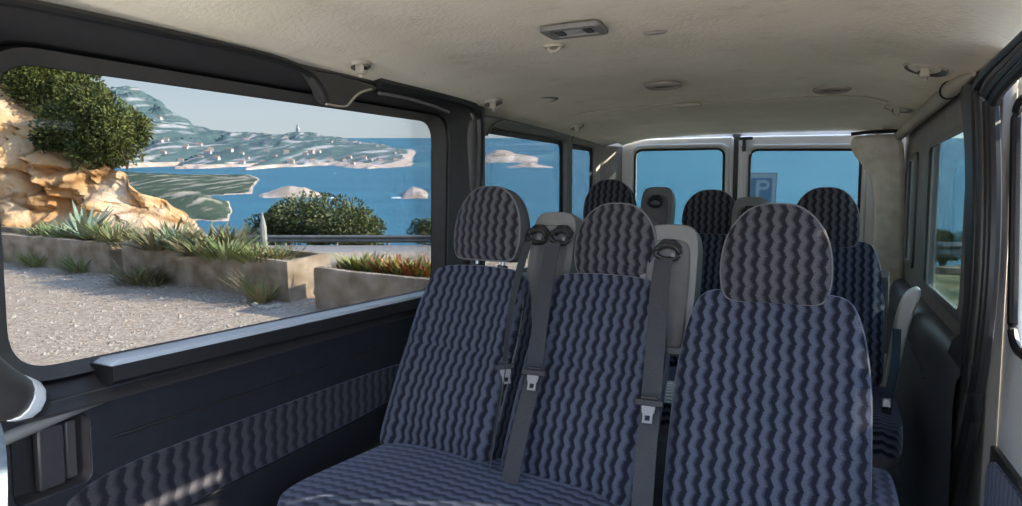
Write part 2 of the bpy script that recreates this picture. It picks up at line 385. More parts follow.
# ------------------------------------------------------------------ right side
XR = .36
H2 = [(2.30, .262), (3.32, .268), (3.32, -.395), (2.30, -.395)]
H3 = [(3.72, .25), (4.12, .255), (4.12, -.36), (3.72, -.36)]
struct(panel('wall_right', [(2.02, -1.2), (4.45, -1.2), (4.45, .40), (2.02, .40)], [rquad(inset(H2, -.03), .05), rquad(inset(H3, -.03), .05)], .03, M_rearg, 'x', XR+.025))
def rwin(name, G, d, mats):
    O = inset(G, -d)
    return ring_window(name, O, G, [.07]*4, [.05]*4, (XR-.006, XR-.008, XR-.004, XR+.0, XR+.012, XR+.012, XR+.02), mats, glass=M_glassr)
rwin('window_4', H2, .06, [M_grey, M_grey, M_grey, M_darkg, M_black, M_black])
rwin('window_5', H3, .06, [M_rearg, M_rearg, M_grey, M_darkg, M_black, M_black])
# lower lining with the window ledge
mb = MB(); rows = []
for y in [2.05+.1*i for i in range(24)]:
    rows.append([(XR+.01, y, -.43), (XR-.012, y, -.432), (XR-.035, y, -.445), (XR-.05, y, -.475), (XR-.055, y, -.53), (XR-.052, y, -.8), (XR-.06, y, -1.15)])
mb.loft(rows, M_slate, closed=False); t9 = struct(mb.build('trim_9'))
lip('lining_seam', [(2.6, -.60), (3.2, -.58), (4.2, -.56)], XR-.057, .003, M_black, t9)
# header tube over the right windows
mb = MB(); p = [(.350, 2.30, .352), (.342, 2.42, .352), (.335, 2.56, .352), (.333, 3.0, .352), (.328, 3.6, .352), (.320, 4.3, .345)]
mb.tube(p, [.006, .020, .026, .026, .026, .026], M_beige, 14); t10 = struct(mb.build('trim_10'))
mb = MB(); mb.tube([(.334+.028*math.cos(a), 2.60+.012*math.sin(a*2), .352+.028*math.sin(a)) for a in [i*2*PI/20 for i in range(20)]], .003, M_black, 6, closed=True); mb.build('tube_joint', t10)
# pillar behind the side door: dark plate, then layered rubber seals
pil = px_poly([(961, 86), (976, 83), (981, 110), (983, 200), (980, 300), (966, 400), (938, 506), (900, 506), (925, 430), (952, 340), (966, 330), (968, 200), (967, 140)], 'x', XR-.03)
struct(panel('trim_11', smoothpts(pil, 1), [], .03, M_dark, 'x', XR-.022, bevel=.006))
def sline(pxs, x): return [tuple(un(a, b, 'x', x)) for a, b in pxs]
ser = [[(1045, 18), (1008, 52), (984, 75), (976, 88), (977, 110), (979, 200), (975, 300), (962, 400), (930, 520)],
       [(1048, 24), (1011, 58), (989, 79), (982, 94), (983, 112), (985, 200), (981, 300), (968, 400), (938, 520)],
       [(1050, 31), (1015, 64), (995, 84), (988, 99), (989, 115), (991, 200), (987, 300), (974, 400), (946, 520)],
       [(1052, 38), (1019, 70), (1000, 90), (993, 104), (994, 120), (996, 200), (992, 300), (979, 400), (954, 520)]]
for k, s_ in enumerate(ser):
    mb = MB(); mb.tube(smoothpts(sline(s_, XR-.03), 2, False), .0125 if k != 1 else .009, M_black if k != 1 else M_darkg, 8)
    o = mb.build('trim_12' if k == 0 else 'seal_rib', None if k == 0 else t12)
    if k == 0: t12 = struct(o)
# silver inner frame of the side door with its own window
XD = .40
door_out = px_poly([(1000, 98), (1004, 86), (1014, 74), (1030, 62)], 'x', XD) + [(1.2, .33), (.35, .33), (.35, -1.15), (2.05, -1.15)] + px_poly([(960, 510), (980, 420), (993, 340), (1001, 250), (1003, 180)], 'x', XD)
zz = un(1016, 110, 'x', XD)
dwin = [(.5, .235), (un(1016, 120, 'x', XD).y, .235), (un(1014, 330, 'x', XD).y, -.345), (.5, -.345)]
dd = struct(panel('door_3', smoothpts(door_out, 1), [rquad(dwin, .07)], .04, M_silver, 'x', XD+.02, bevel=.01))
mb = MB(); mb.tube([(XD-.002, y, z) for y, z in rquad(dwin, .07)], .011, M_black, 8, closed=True); mb.build('rubber_seal', dd)
dw2 = inset(dwin, .04)
panel('window_frame', rquad(inset(dwin, .012), .06), [rquad(dw2, .05)], .02, M_greyd, 'x', XD+.03, dd)
panel('window_glass', rquad(dw2, .05), [], .004, M_glass, 'x', XD+.035, dd, bevel=.001)
dt = px_poly([(985, 436), (1000, 455), (1024, 488), (1024, 520), (966, 520), (976, 470)], 'x', XD-.01)
panel('door_lining', smoothpts(dt, 1), [], .02, M_dark, 'x', XD-.004, dd, bevel=.004)
dt = px_poly([(990, 458), (1004, 475), (1026, 505), (1026, 522), (977, 522), (983, 485)], 'x', XD-.02)
panel('cloth_insert', smoothpts(dt, 1), [], .01, M_fabd, 'x', XD-.016, dd, bevel=.002)
# wheel arch end at the right rear: its sunlit patch built as a white piece
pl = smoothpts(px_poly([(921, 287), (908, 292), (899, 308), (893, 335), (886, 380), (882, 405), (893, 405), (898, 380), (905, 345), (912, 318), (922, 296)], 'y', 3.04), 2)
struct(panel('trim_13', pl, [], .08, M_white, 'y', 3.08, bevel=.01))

# ------------------------------------------------------------------ fittings on the headliner
lamp = empty('ceiling_lamp', (-.63, 1.71, .452), 'rectangular dome lamp with frosted lens on the headliner near the camera', 'lamp')
def place(o, p): o.parent = p; return o
def lpanel(name, outer, holes, d, m, z, parent, bevel=.002): o = panel(name, outer, holes, d, m, 'z', z, parent, bevel); return o
lpanel('lamp_frame', rect(-.10, .10, -.065, .065, .025), [rect(-.07, .07, -.04, .04, .015)], .018, M_grey, -.008, lamp, .004)
lpanel('lamp_lens', rect(-.072, .072, -.042, .042, .015), [], .012, M_lens, -.004, lamp, .004)
lpanel('lamp_clip', rect(-.06, -.035, -.03, .03, .006), [], .006, M_darkg, -.012, lamp, .001)
lpanel('lamp_clip', rect(.035, .06, -.03, .03, .006), [], .006, M_darkg, -.012, lamp, .001)
hk = empty('coat_hook', (-.755, 1.88, .455), 'small pale hook on the headliner just behind the dome lamp', 'hook')
lpanel('hook_base', rect(-.03, .03, -.018, .018, .012), [], .008, M_beige, -.004, hk)
mb = MB(); mb.tube([(-.02, 0, -.006), (-.01, -.005, -.02), (.01, -.005, -.02), (.02, 0, -.008)], .004, M_beige); mb.build('hook_arm', hk)
for x, y, lab in ((-1.17, 2.78, 'round air vent on the headliner close to the left windows'), (-.615, 2.69, 'round air vent on the headliner above the middle of the van'), (-.014, 3.08, 'round air vent on the headliner nearest the right windows')):
    v = empty('air_vent', (x, y, .449), lab, 'vent', 'round vents across the headliner')
    mb = MB(); n = 28
    mb.loft([[(math.cos(a)*r, math.sin(a)*r, z) for a in [i*2*PI/n for i in range(n)]] for r, z in ((.072, .004), (.070, -.006), (.060, -.012), (.050, -.003), (.046, .006))], M_rearg); mb.build('vent_ring', v)
    mb = MB(); mb.loft([[(math.cos(a)*r, math.sin(a)*r, z) for a in [i*2*PI/n for i in range(n)]] for r, z in ((.047, .001), (.02, -.002), (.001, -.003))], M_darkg)
    for k in (-2, -1, 0, 1, 2): mb.box((0, k*.014, -.003), (.07, .003, .004), M_darkg)
    mb.build('vent_grille', v)
sl = empty('slot_handle', (-.625, 3.24, .445), 'slim slotted pull on the headliner beside the rear seam', 'ceiling slot')
lpanel('slot_frame', rect(-.065, .065, -.018, .018, .012), [rect(-.05, .05, -.008, .010, .005)], .01, M_beige, -.005, sl)
lpanel('slot_back', rect(-.05, .05, -.010, .012, .004), [], .004, M_darkg, -.001, sl)
mb = MB()
for x, y, w_, h_ in ((-.45, 1.86, .035, .013),):
    mb.loft([[(math.cos(a)*w_*r, math.sin(a)*h_*r, z) for a in [i*2*PI/14 for i in range(14)]] for r, z in ((1, .002), (.8, -.003), (.05, -.004))], M_rearg)
o = mb.build('blanking_plug'); o.location = (x, y, .453); tag(o, 'small oval tan plug on the headliner between lamp and middle vent', 'plug')
lamp.scale = (.82, .82, .82)
# seam of the headliner
mb = MB(); p = [(x, 3.25, z) for x, z in ((-1.27, .395), (-1.18, .43), (-1.0, .448), (-.52, .455), (0, .446), (.12, .435), (.2, .405))]
mb.tube(smoothpts(p, 2, False), .003, M_beige, 6); mb.build('headliner_seam', ceiling)
# seat belt anchors; the shade inside each recess is put in as darker grey
def anchor(x, y, z, s, lab, sc=1.0):
    a = empty('belt_anchor', (x, y, z), lab, 'belt anchor', 'belt anchors along the roof edges')
    mb = MB(); n = 22; rings = []
    for r, d in ((1, .006), (.93, -.004), (.84, .002), (.5, .006), (.02, .007)):
        rings.append([(math.cos(t)*.052*r*sc - s*.012, math.sin(t)*.078*r*sc, .002+d - s*math.cos(t)*.052*r*sc*.30) for t in [i*2*PI/n for i in range(n)]])
    mb.loft(rings, M_rearg, mats=[M_beige, M_rearg if s < 0 else M_darkg, M_rearg if s < 0 else M_darkg, M_rearg if s < 0 else M_darkg]); mb.build('recess', a)
    mb = MB(); mb.box((-s*.014, 0, .0), (.028, .03, .045), M_beige); mb.build('bracket', a, bevel=.006)
    mb = MB(); mb.tube([(-s*.026, 0, -.006), (-s*.032, 0, -.006)], .006, M_black, 10); mb.build('bolt', a)
    mb = MB(); mb.tube([(-s*.012, 0, -.02), (-s*.010, .004, -.030)], .006, M_beige, 8); mb.build('bracket_foot', a)
    return a
anchor(-1.285, 1.635, .392, -1, 'belt anchor on the left roof edge above the big side window', .5)
anchor(-1.285, 2.50, .394, -1, 'belt anchor on the left roof edge beside the dark pillar', .7)
anchor(-1.285, 3.51, .392, -1, 'small belt anchor on the left roof edge farthest back', .7)
anchor(.262, 2.47, .400, 1, 'large belt anchor on the right roof edge above the side pillar', 1.2)
anchor(.262, 3.46, .398, 1, 'belt anchor on the right roof edge farther back above the rear window', 1.1)

# ------------------------------------------------------------------ seats
def pillow(mb, outline, th_, bulge, edge, fn, mfront, mside, mback=None, uvf=None, deform=None, cy=None):
    """cushion form: outline (a,b) with domed front; fn maps (a,b,n) to space"""
    ca = 0; cb = cy if cy is not None else sum(p[1] for p in outline)/len(outline)
    n = len(outline); spec = []
    for s in (.0, .2, .4, .58, .74, .86, .94, .98): spec.append((s, -th_/2 - bulge*(1-s**3), 0))
    spec.append((1.0, -th_/2 + edge*.6, 1)); spec.append((1.004, -th_/2+edge*1.5, 1))
    spec.append((1.004, 0, 1)); spec.append((1.0, th_/2-edge, 1)); spec.append((.95, th_/2, 2)); spec.append((.5, th_/2+.012, 2)); spec.append((0, th_/2+.014, 2))
    rows = []
    for s, nn, k in spec:
        row = []
        for a, b in outline:
            A = ca+(a-ca)*s; B = cb+(b-cb)*s; q = nn
            if deform and k < 2: q += deform(A, B, nn)
            row.append((A, B, q))
        rows.append(row)
    ids = [[mb.add(fn(*p)) for p in r] for r in rows]
    def U(p):
        a, b, q = p; off = max(0, q+th_/2)
        return (a+math.copysign(off, a), b)
    for k in range(len(rows)-1):
        kk = spec[k+1][2]; m = mfront if kk == 0 else (mside if kk == 1 else (mback or mside))
        for i in range(n):
            j = (i+1) % n; qs = ((k, i), (k, j), (k+1, j), (k+1, i))
            uv = [(uvf or U)(rows[x][y]) for x, y in qs]
            mb.face([ids[x][y] for x, y in qs], m, uv)
    return rows
def mirror(half):    # half outline from bottom centre to top centre on +a
    return half + [(-a, b) for a, b in half[::-1] if a > 1e-6]
def back_outline(w, H):
    h = [(.05, 0), (w*.42, 0), (w*.485, .02), (w*.5, .08), (w*.5, H*.45), (w*.497, H*.62), (w*.475, H*.78), (w*.44, H*.90), (w*.39, H*.972), (w*.30, H*1.0), (.05, H*1.008)]
    return smoothpts(mirror(h), 2)
def head_outline(w, H):
    h = [(.03, 0), (w*.34, 0), (w*.44, .008), (w*.485, .04), (w*.5, H*.30), (w*.49, H*.50), (w*.45, H*.68), (w*.365, H*.84), (w*.25, H*.955), (w*.12, H*1.01)]
    return smoothpts(mirror(h), 2)
RC = math.radians(25.5)
def backrest(root, xc, w, H, fab=M_fab, lean=RC, shell=None):
    def fn(a, b, n): return (xc+a, b*math.sin(lean)+n*math.cos(lean)+.02, .36+b*math.cos(lean)-n*math.sin(lean))
    def df(a, b, n):
        e = abs(a)/(w/2); r = -.020*math.exp(-((e-.78)/.16)**2)*(1 if b < H*.8 else .6)   # side bolsters
        r += .010*math.exp(-((b-H*.56)/.006)**2) if n < 0 else 0                            # stitched line across
        r += -.022*math.exp(-((b-H*.28)/.12)**2)*(1-e*e)                                     # lumbar swell
        return r
    mb = MB(); out = back_outline(w, H)
    pillow(mb, out, .10, .012, .02, fn, fab, fab if shell is None else shell, M_side, deform=df)
    o = mb.build('backrest', root)
    mb = MB(); mb.tube([fn(a*.985, (b-.25)*.985+.25, -.046) for a, b in out if b > .12], .0035, M_pipe, 6); mb.build('piping', o)
    return o, fn
def headrest(root, xc, y0, z0, w=.25, H=.245, lean=math.radians(9), fab=M_fabh):
    def fn(a, b, n): return (xc+a, y0+b*math.sin(lean)+n*math.cos(lean), z0+b*math.cos(lean)-n*math.sin(lean))
    mb = MB(); out = head_outline(w, H)
    pillow(mb, out, .075, .022, .012, fn, fab, M_side, M_side, cy=H*.42)
    o = mb.build('headrest', root)
    mb = MB(); mb.tube([fn(a*.99, (b-H*.42)*.99+H*.42, -.034) for a, b in out], .0035, M_pipe, 6, closed=True); mb.build('piping', o)
    for s in (-1, 1):
        mb = MB(); mb.tube([fn(s*.05, .03, 0), fn(s*.05, -.05, 0)], .007, M_metal, 10); mb.tube([fn(s*.05, -.012, 0), fn(s*.05, -.022, 0)], .016, M_dark, 12); mb.build('headrest_post', o)
    return o
def cushion(root, x0, x1, yf, yb):
    xc = (x0+x1)/2; w = x1-x0
    h = [(.03, yf), (w*.36, yf), (w*.45, yf+.03), (w*.495, yf+.12), (w*.5, yf+.3), (w*.5, yb-.10), (w*.49, yb-.03), (w*.45, yb), (.03, yb)]
    out = smoothpts(mirror(h), 2)
    def fn(a, b, n): return (xc+a, b, .335-n-.00+.03*math.exp(-((b-yf)/.12)**2)*0)
    mb = MB(); pillow(mb, out, .13, .025, .045, fn, M_fab, M_fab, M_side, uvf=lambda p: (p[1]*1.0+(max(0, p[2]+.065)*(-1 if p[1] < (yf+yb)/2 else 1)), p[0]))
    return mb.build('cushion', root)
def tower(root, x, y, z, w=.155, H=.36, lean=math.radians(16), n_guides=2):
    def fn(a, b, n): return (x+a, y+b*math.sin(lean)+n*math.cos(lean), z+b*math.cos(lean)-n*math.sin(lean))
    h = [(.02, 0), (w*.40, 0), (w*.46, .012), (w*.48, .05), (w*.5, H*.6), (w*.5, H*.82), (w*.46, H*.93), (w*.36, H*.985), (w*.15, H)]
    out = smoothpts(mirror(h), 2); mb = MB()
    pillow(mb, out, .085, .004, .012, fn, M_grey, M_grey, M_grey, cy=H*.5)
    o = mb.build('belt_tower', root)
    # sunken front field
    mb = MB(); o2 = [(a*.72, (b-H*.45)*.8+H*.42) for a, b in out]
    ring1 = [fn(a*1.06, (b-H*.42)*1.03+H*.42, -.0485) for a, b in o2]; ring2 = [fn(a, b, -.0525) for a, b in o2]; ring3 = [fn(a*.94, (b-H*.42)*.97+H*.42, -.050) for a, b in o2]
    i = mb.loft([ring1, ring2, ring3], M_greyd); mb.face(i[-1], M_greyd); mb.build('face_plate', o)
    gs = (-.042, .042) if n_guides == 2 else (0,)
    for g in gs:
        mb = MB(); pts = [fn(g+.030*math.cos(t), H*.755+.020*math.sin(t), -.066-.010*math.sin(t*.5)**2) for t in [k*2*PI/18 for k in range(18)]]
        mb.tube(pts, .0085, M_black, 8, closed=True)
        mb.tube([fn(g-.03, H*.79, -.055), fn(g-.012, H*.83, -.062), fn(g+.012, H*.83, -.062), fn(g+.03, H*.79, -.055)], [.009, .013, .013, .009], M_black, 8)
        mb.box(fn(g+.018, H*.735, -.078), (.010, .006, .010), M_grey)
        mb.build('belt_guide', o)
    return o
def ribbon(pts, w, t, m, twist=None):
    """webbing laid along 3D points, flat side toward -y"""
    mb = MB(); P = [Vector(p) for p in smoothpts(pts, 2, False)]; rings = []
    for i, p in enumerate(P):
        a = P[max(0, i-1)]; b = P[min(len(P)-1, i+1)]; d = (b-a).normalized()
        n = Vector((0, -1, .0)); n = (n - d*n.dot(d)).normalized()
        if twist: n = Matrix.Rotation(twist[0]*(1-i/len(P))+twist[1]*(i/len(P)), 3, d) @ n
        s = d.cross(n); rings.append([p+s*w/2+n*t/2, p-s*w/2+n*t/2, p-s*w/2-n*t/2, p+s*w/2-n*t/2])
    mb.loft(rings, m, caps=True); return mb, P
def belt(pts, tp, lab, w=.046, twist=None):
    b = Vector(pts[0]); loc = (b.x, b.y, b.z); e = empty('seat_belt', loc, lab, 'seat belt', 'front row seat belts')
    mb, P = ribbon([tuple(Vector(p)-b) for p in pts], w, .0025, M_strap, twist); mb.build('webbing', e)
    p = Vector(tp)-b; tw = Matrix.Rotation(twist[1]*.7 if twist else 0, 3, 'Z') @ Matrix.Rotation(math.radians(-24), 3, 'X')
    mb = MB(); mb.box((0, 0, 0), (w+.018, .014, .016), M_black); mb.box((0, -.006, .012), (w*.8, .004, .008), M_black)
    t = mb.build('tongue', e, bevel=.004)
    pl_ = panel('tongue_plate', [(-.017, -.004), (.017, -.004), (.015, -.022), (.012, -.028), (.012, -.048), (-.012, -.048), (-.012, -.028), (-.015, -.022)], [rect(-.006, .006, -.042, -.030, .002)], .004, M_metal, 'y', -.004, t, bevel=.0005)
    pl_['label'] = 'steel buckle plate'; pl_.data.materials[0] = M_steel
    t.rotation_euler = tw.to_euler(); t.location = p
    return e
def legs(root, xs, y0, y1):
    for x in xs:
        mb = MB(); mb.box((x, (y0+y1)/2, .14), (.05, .06, .28), M_dark); mb.box((x, (y0+y1)/2, .01), (.06, y1-y0, .02), M_dark); mb.build('leg', root, bevel=.005)
    mb = MB(); mb.box((sum(xs)/len(xs), (y0+y1)/2, .27), (max(xs)-min(xs)+.2, y1-y0, .03), M_dark); mb.build('seat_frame', root, bevel=.005)
def reroot(root):
    for ch in root.children: pass
def double_seat(loc, lab, xs, ws, tower_xs):
    r = empty('double_seat', loc, lab, 'seat', 'passenger seats')
    x0 = xs[0]-ws[0]/2+.04; x1 = xs[1]+ws[1]/2+.02
    cushion(r, x0, x1, -.50, .09)
    for x, w in zip(xs, ws):
        backrest(r, x, w, .615); headrest(r, x+.025*(1 if x < 0 else .4), .262 if x < 0 else .29, .94+HZ-(0 if x < 0 else .030), H=.235 if x < 0 else .212, w=.255)
    legs(r, (x0+.12, x1-.12), -.38, .0)
    for tx, ng, tz in tower_xs: tower(r, tx, .275, tz, n_guides=ng)
    return r
HZ = .012
dA = double_seat((-.825, 1.625, FLOOR), 'blue striped double bench seat in the front row beside the big left window', (-.225, .222), (.42, .405), ((.005, 2, .755),))
dA.rotation_euler.z = math.radians(-8)
dB = double_seat((-.765, 2.93, FLOOR), 'dark striped double seat in the back row below the left rear door glass', (-.245, .25), (.42, .42), ((.0, 1, .80),))
for o in dB.children:
    if o.name.startswith('headrest') or o.name.startswith('backrest') or o.name.startswith('belt_tower'): o.location.z += .055 if o.name != 'belt_tower' else .03
def single_seat(loc, lab, w, tx=None, ng=1, tz=.72, bol=False):
    r = empty('single_seat', loc, lab, 'seat', 'passenger seats')
    backrest(r, 0, w, .60); headrest(r, 0, .25, .885, w=.262, H=.25); cushion(r, -w/2-.0, w/2+.045, -.45, .17)
    legs(r, (-w/2+.1, w/2-.1), -.35, .0)
    if bol:
        mb = MB(); o_ = smoothpts(mirror([(.005, -.10), (.03, -.10), (.036, -.05), (.036, .2), (.02, .25), (.005, .25)]), 2)
        pillow(mb, o_, .20, .01, .03, lambda a, b, n: (w/2+.018+a, b+.02, .395-n), M_fab, M_fab, M_side, uvf=lambda p: (p[0]+max(0, p[2]+.1), p[1])); mb.build('side_bolster', r)
    if tx is not None: tower(r, tx, .255, tz, n_guides=ng)
    return r
sA = single_seat((-.122, 1.555, FLOOR), 'dark striped single seat standing nearest the camera at the right of the front row', .445, -.275, 1, .725, True)
sB = single_seat((-.02, 2.86, FLOOR), 'dark striped single seat in the back row by the felt corner post', .445, -.305, 1, .745)
for o in sB.children:
    if o.name.startswith(('headrest', 'backrest', 'belt_tower')): o.location.z += .06
# ribbed side cover of the rear single seat
mb = MB(); mb.box((.222, .17, .70), (.03, .10, .32), M_greyd, Matrix.Rotation(-.3, 3, 'X'))
for k in range(5): mb.box((.222-.012+.006*k, .115, .70), (.002, .01, .30), M_darkg, Matrix.Rotation(-.3, 3, 'X'))
mb.build('side_cover', sB, bevel=.004)

# belts
belt([(-.822, 1.845, -.128), (-.835, 1.80, -.22), (-.838, 1.74, -.36), (-.826, 1.69, -.48), (-.818, 1.60, -.66), (-.812, 1.565, -.74)], (-.823, 1.680, -.475), 'black seat belt hanging against the edge of the blue window seat', .040, (.5, 1.15))
belt([(-.742, 1.845, -.130), (-.742, 1.80, -.22), (-.732, 1.72, -.36), (-.716, 1.655, -.47), (-.722, 1.56, -.62), (-.722, 1.50, -.74)], (-.713, 1.640, -.47), 'black seat belt hanging down the left half of the middle seat', .050, (.1, .1))
belt([(-.398, 1.778, -.160), (-.398, 1.73, -.24), (-.388, 1.66, -.37), (-.380, 1.585, -.50), (-.375, 1.52, -.62), (-.370, 1.46, -.78)], (-.380, 1.570, -.49), 'black seat belt hanging between the middle seat and the near single seat', .050, (.1, .05))
# belt by the right wall
mb, P = ribbon([(.245, 2.95, -.50), (.235, 2.80, -.60), (.20, 2.62, -.70), (.185, 2.55, -.82)], .03, .003, M_black)
e = empty('wall_belt', (0, 0, 0), 'black seat belt with a metal buckle low beside the right wall lining', 'seat belt'); mb.build('webbing', e)
mb = MB(); mb.box((.195, 2.60, -.70), (.03, .02, .03), M_metal); mb.build('buckle', e, bevel=.004)
# pale seat at the very edge of the view
fs = empty('front_seat', (-.80, .135, FLOOR), 'pale blue grey seat just entering at the lower left corner', 'seat')
def pale():
    out = back_outline(.46, .62)
    lean = math.radians(12)
    def fn(a, b, n): return (a, b*math.sin(lean)+n*math.cos(lean), .40+b*math.cos(lean)-n*math.sin(lean))
    mb = MB(); pillow(mb, out, .12, .02, .03, fn, M_pale, M_pale, M_pale); mb.build('backrest', fs)
    mb = MB(); o = smoothpts(mirror([(.03, -.5), (.2, -.5), (.22, -.4), (.22, -.05), (.2, 0), (.03, 0)]), 2)
    pillow(mb, o, .13, .02, .04, lambda a, b, n: (a, b, .34-n), M_pale, M_pale, M_pale); mb.build('cushion', fs)
pale(); legs(fs, (-.14, .14), -.4, -.1)

# ================================================================== outdoors (level frame: r right, f forward, u up, origin at the eye)
def T(r, f, u, rz=0): return W @ Matrix.Translation((r, f, u)) @ Matrix.Rotation(rz, 4, 'Z')
G = -1.75
M_gravel = mat('pale_gravel', (.31, .23, .165), .95, noise_s=30, col2=(.50, .40, .30), bump=.8, bs=60, lo=.38, hi=.6, detail=8, spec=.1)
M_soil = mat('dry_soil', (.16, .12, .08), .95, noise_s=5, col2=(.26, .21, .14), spec=.1)
M_scrub = mat('scrub_ground', (.05, .07, .025), .95, noise_s=1.1, col2=(.23, .2, .10), bump=.5, bs=6, detail=8, spec=.1)
M_conc = mat('weathered_concrete', (.23, .17, .11), .9, noise_s=5, col2=(.44, .345, .25), bump=.4, bs=20, detail=8, spec=.15)
M_road = mat('faded_asphalt', (.26, .24, .22), .9, noise_s=4, col2=(.32, .30, .28), spec=.1)
M_paint = mat('road_paint', (.7, .7, .68), .7)
def rockmat(name, c1, c2, c3, s=1.2):
    m, N, L, B = newmat(name); tc = N.new('ShaderNodeTexCoord')
    mp = N.new('ShaderNodeMapping'); mp.inputs['Scale'].default_value = (1.0, 1.0, .6); mp.inputs['Rotation'].default_value = (.2, .6, .3); L.new(tc.outputs['Object'], mp.inputs[0])
    n = N.new('ShaderNodeTexNoise'); n.inputs['Scale'].default_value = s; n.inputs['Detail'].default_value = 9; n.inputs['Roughness'].default_value = .62; L.new(mp.outputs[0], n.inputs['Vector'])
    r = N.new('ShaderNodeValToRGB'); e = r.color_ramp.elements
    e[0].position = .33; e[0].color = (*c1, 1); e[1].position = .67; e[1].color = (*c3, 1); k = e.new(.5); k.color = (*c2, 1)
    L.new(n.outputs['Fac'], r.inputs['Fac'])
    v = N.new('ShaderNodeTexVoronoi'); v.feature = 'DISTANCE_TO_EDGE'; v.inputs['Scale'].default_value = s*.9
    dn = N.new('ShaderNodeMix'); dn.data_type = 'VECTOR'; dn.inputs[0].default_value = .25; L.new(mp.outputs[0], dn.inputs[4]); L.new(n.outputs['Color'], dn.inputs[5]); L.new(dn.outputs[1], v.inputs['Vector'])
    r2 = N.new('ShaderNodeValToRGB'); r2.color_ramp.elements[0].position = 0; r2.color_ramp.elements[0].color = (.35, .27, .2, 1); r2.color_ramp.elements[1].position = .035
    L.new(v.outputs['Distance'], r2.inputs['Fac'])
    x = N.new('ShaderNodeMix'); x.data_type = 'RGBA'; x.blend_type = 'MULTIPLY'; x.inputs[0].default_value = .8
    L.new(r.outputs[0], x.inputs[6]); L.new(r2.outputs[0], x.inputs[7]); L.new(x.outputs[2], B.inputs['Base Color'])
    n4 = N.new('ShaderNodeTexNoise'); n4.inputs['Scale'].default_value = s*6; n4.inputs['Detail'].default_value = 8; L.new(mp.outputs[0], n4.inputs['Vector'])
    b = N.new('ShaderNodeBump'); b.inputs['Strength'].default_value = .8; b.inputs['Distance'].default_value = .12; L.new(n4.outputs['Fac'], b.inputs['Height']); L.new(b.outputs['Normal'], B.inputs['Normal'])
    B.inputs['Roughness'].default_value = .95; B.inputs['Specular IOR Level'].default_value = .1
    return m
M_cliff = rockmat('ochre_rock', (.46, .20, .06), (.60, .37, .18), (.72, .54, .37), .8)
M_islet = mat('pale_shore_rock', (.40, .30, .22), .95, noise_s=.05, col2=(.62, .5, .42), spec=.1)
M_hill = mat('hazy_maquis_hillside', (.09, .135, .13), .95, noise_s=.045, col2=(.36, .34, .33), lo=.53, hi=.63, detail=10, spec=.05)  # muted blue-grey of distance haze is mixed into the base colours
def restretch(m, sc_):
    N = m.node_tree.nodes; L = m.node_tree.links; mp = N.new('ShaderNodeMapping'); mp.inputs['Scale'].default_value = sc_
    for n in [n for n in N if n.type == 'TEX_NOISE']:
        src = n.inputs['Vector'].links[0].from_socket; L.new(src, mp.inputs[0]); L.new(mp.outputs[0], n.inputs['Vector'])
restretch(M_hill, (1, .04, 1.5))
M_spit = mat('maquis_shore', (.065, .088, .06), .95, noise_s=.11, col2=(.36, .31, .24), lo=.52, hi=.68, detail=10, spec=.05)
restretch(M_spit, (1, .12, 1.5))
M_town = mat('pink_buildings', (.55, .42, .36), .9, noise_s=.02, col2=(.6, .57, .52), spec=.1)

# gravel lot, verge, slope: one ground surface
def ground():
    mb = MB(); rs = [-60+1.2*i for i in range(120)]; fs_ = [-60, -30, -15, -8, -4, 0, 2, 4, 5, 6, 7, 8, 9, 9.6, 10.2, 11, 12, 13, 14, 15, 16, 18, 20, 22, 24, 27, 30, 32, 35, 38, 42, 50, 60, 80, 110, 150]
    rows = []
    for f in fs_:
        row = []
        for r in rs:
            edge = 10.2 + (3 if r < -7 else 0) - .25*max(0, r+1)*(1 if r < 9 else 1)      # brow of the lot
            edge = max(edge, 7.0)
            rf = road_f(r)
            if f < edge: u = G
            elif f < rf-3: u = G + (road_u(r)-G)*min(1, (f-edge)/max(.1, rf-3-edge))
            elif f < rf+1.5: u = road_u(r)
            else: u = road_u(r) - (f-rf-1.5)*.62
            u += .05*noise.noise(Vector((r*.4, f*.4, 1)))*(0 if f < edge+1 else 1)
            row.append((r, f, u))
        rows.append(row)
    ids = [[mb.add(p) for p in r] for r in rows]
    for a in range(len(rows)-1):
        for b in range(len(rs)-1):
            f = fs_[a]; r = rs[b]; edge = max(7, 10.2 + (3 if r < -7 else 0) - .25*max(0, r+1))
            m = M_gravel if (f < edge-.5 and (r < 2.5 or f < 0)) else M_scrub
            mb.face((ids[a][b], ids[a][b+1], ids[a+1][b+1], ids[a+1][b]), m)
    return mb
def road_f(r): return 34 if r < -4 else 34 - 17*min(1, (r+4)/15)**1.2
def road_u(r): return -5.75 if r < -4 else -5.75 + 2.3*min(1, (r+4)/15)
g = ground().build('ground', mw=W); struct(g)
mb = MB(); RS = [-40+1.0*i for i in range(44)]
mb.loft([[(r, road_f(r)-7.5, road_u(r)+.35) for r in RS], [(r, road_f(r)-.6, road_u(r)+.06) for r in RS]], M_road, closed=False)
rd = struct(mb.build('trim_14', mw=W)); s = rd.modifiers.new('s', 'SOLIDIFY'); s.thickness = .3; s.offset = -1
mb = MB(); mb.loft([[(r, road_f(r)-7.1, road_u(r)+.37) for r in RS], [(r, road_f(r)-6.6, road_u(r)+.36) for r in RS]], M_paint, closed=False); mb.build('edge_line', rd)

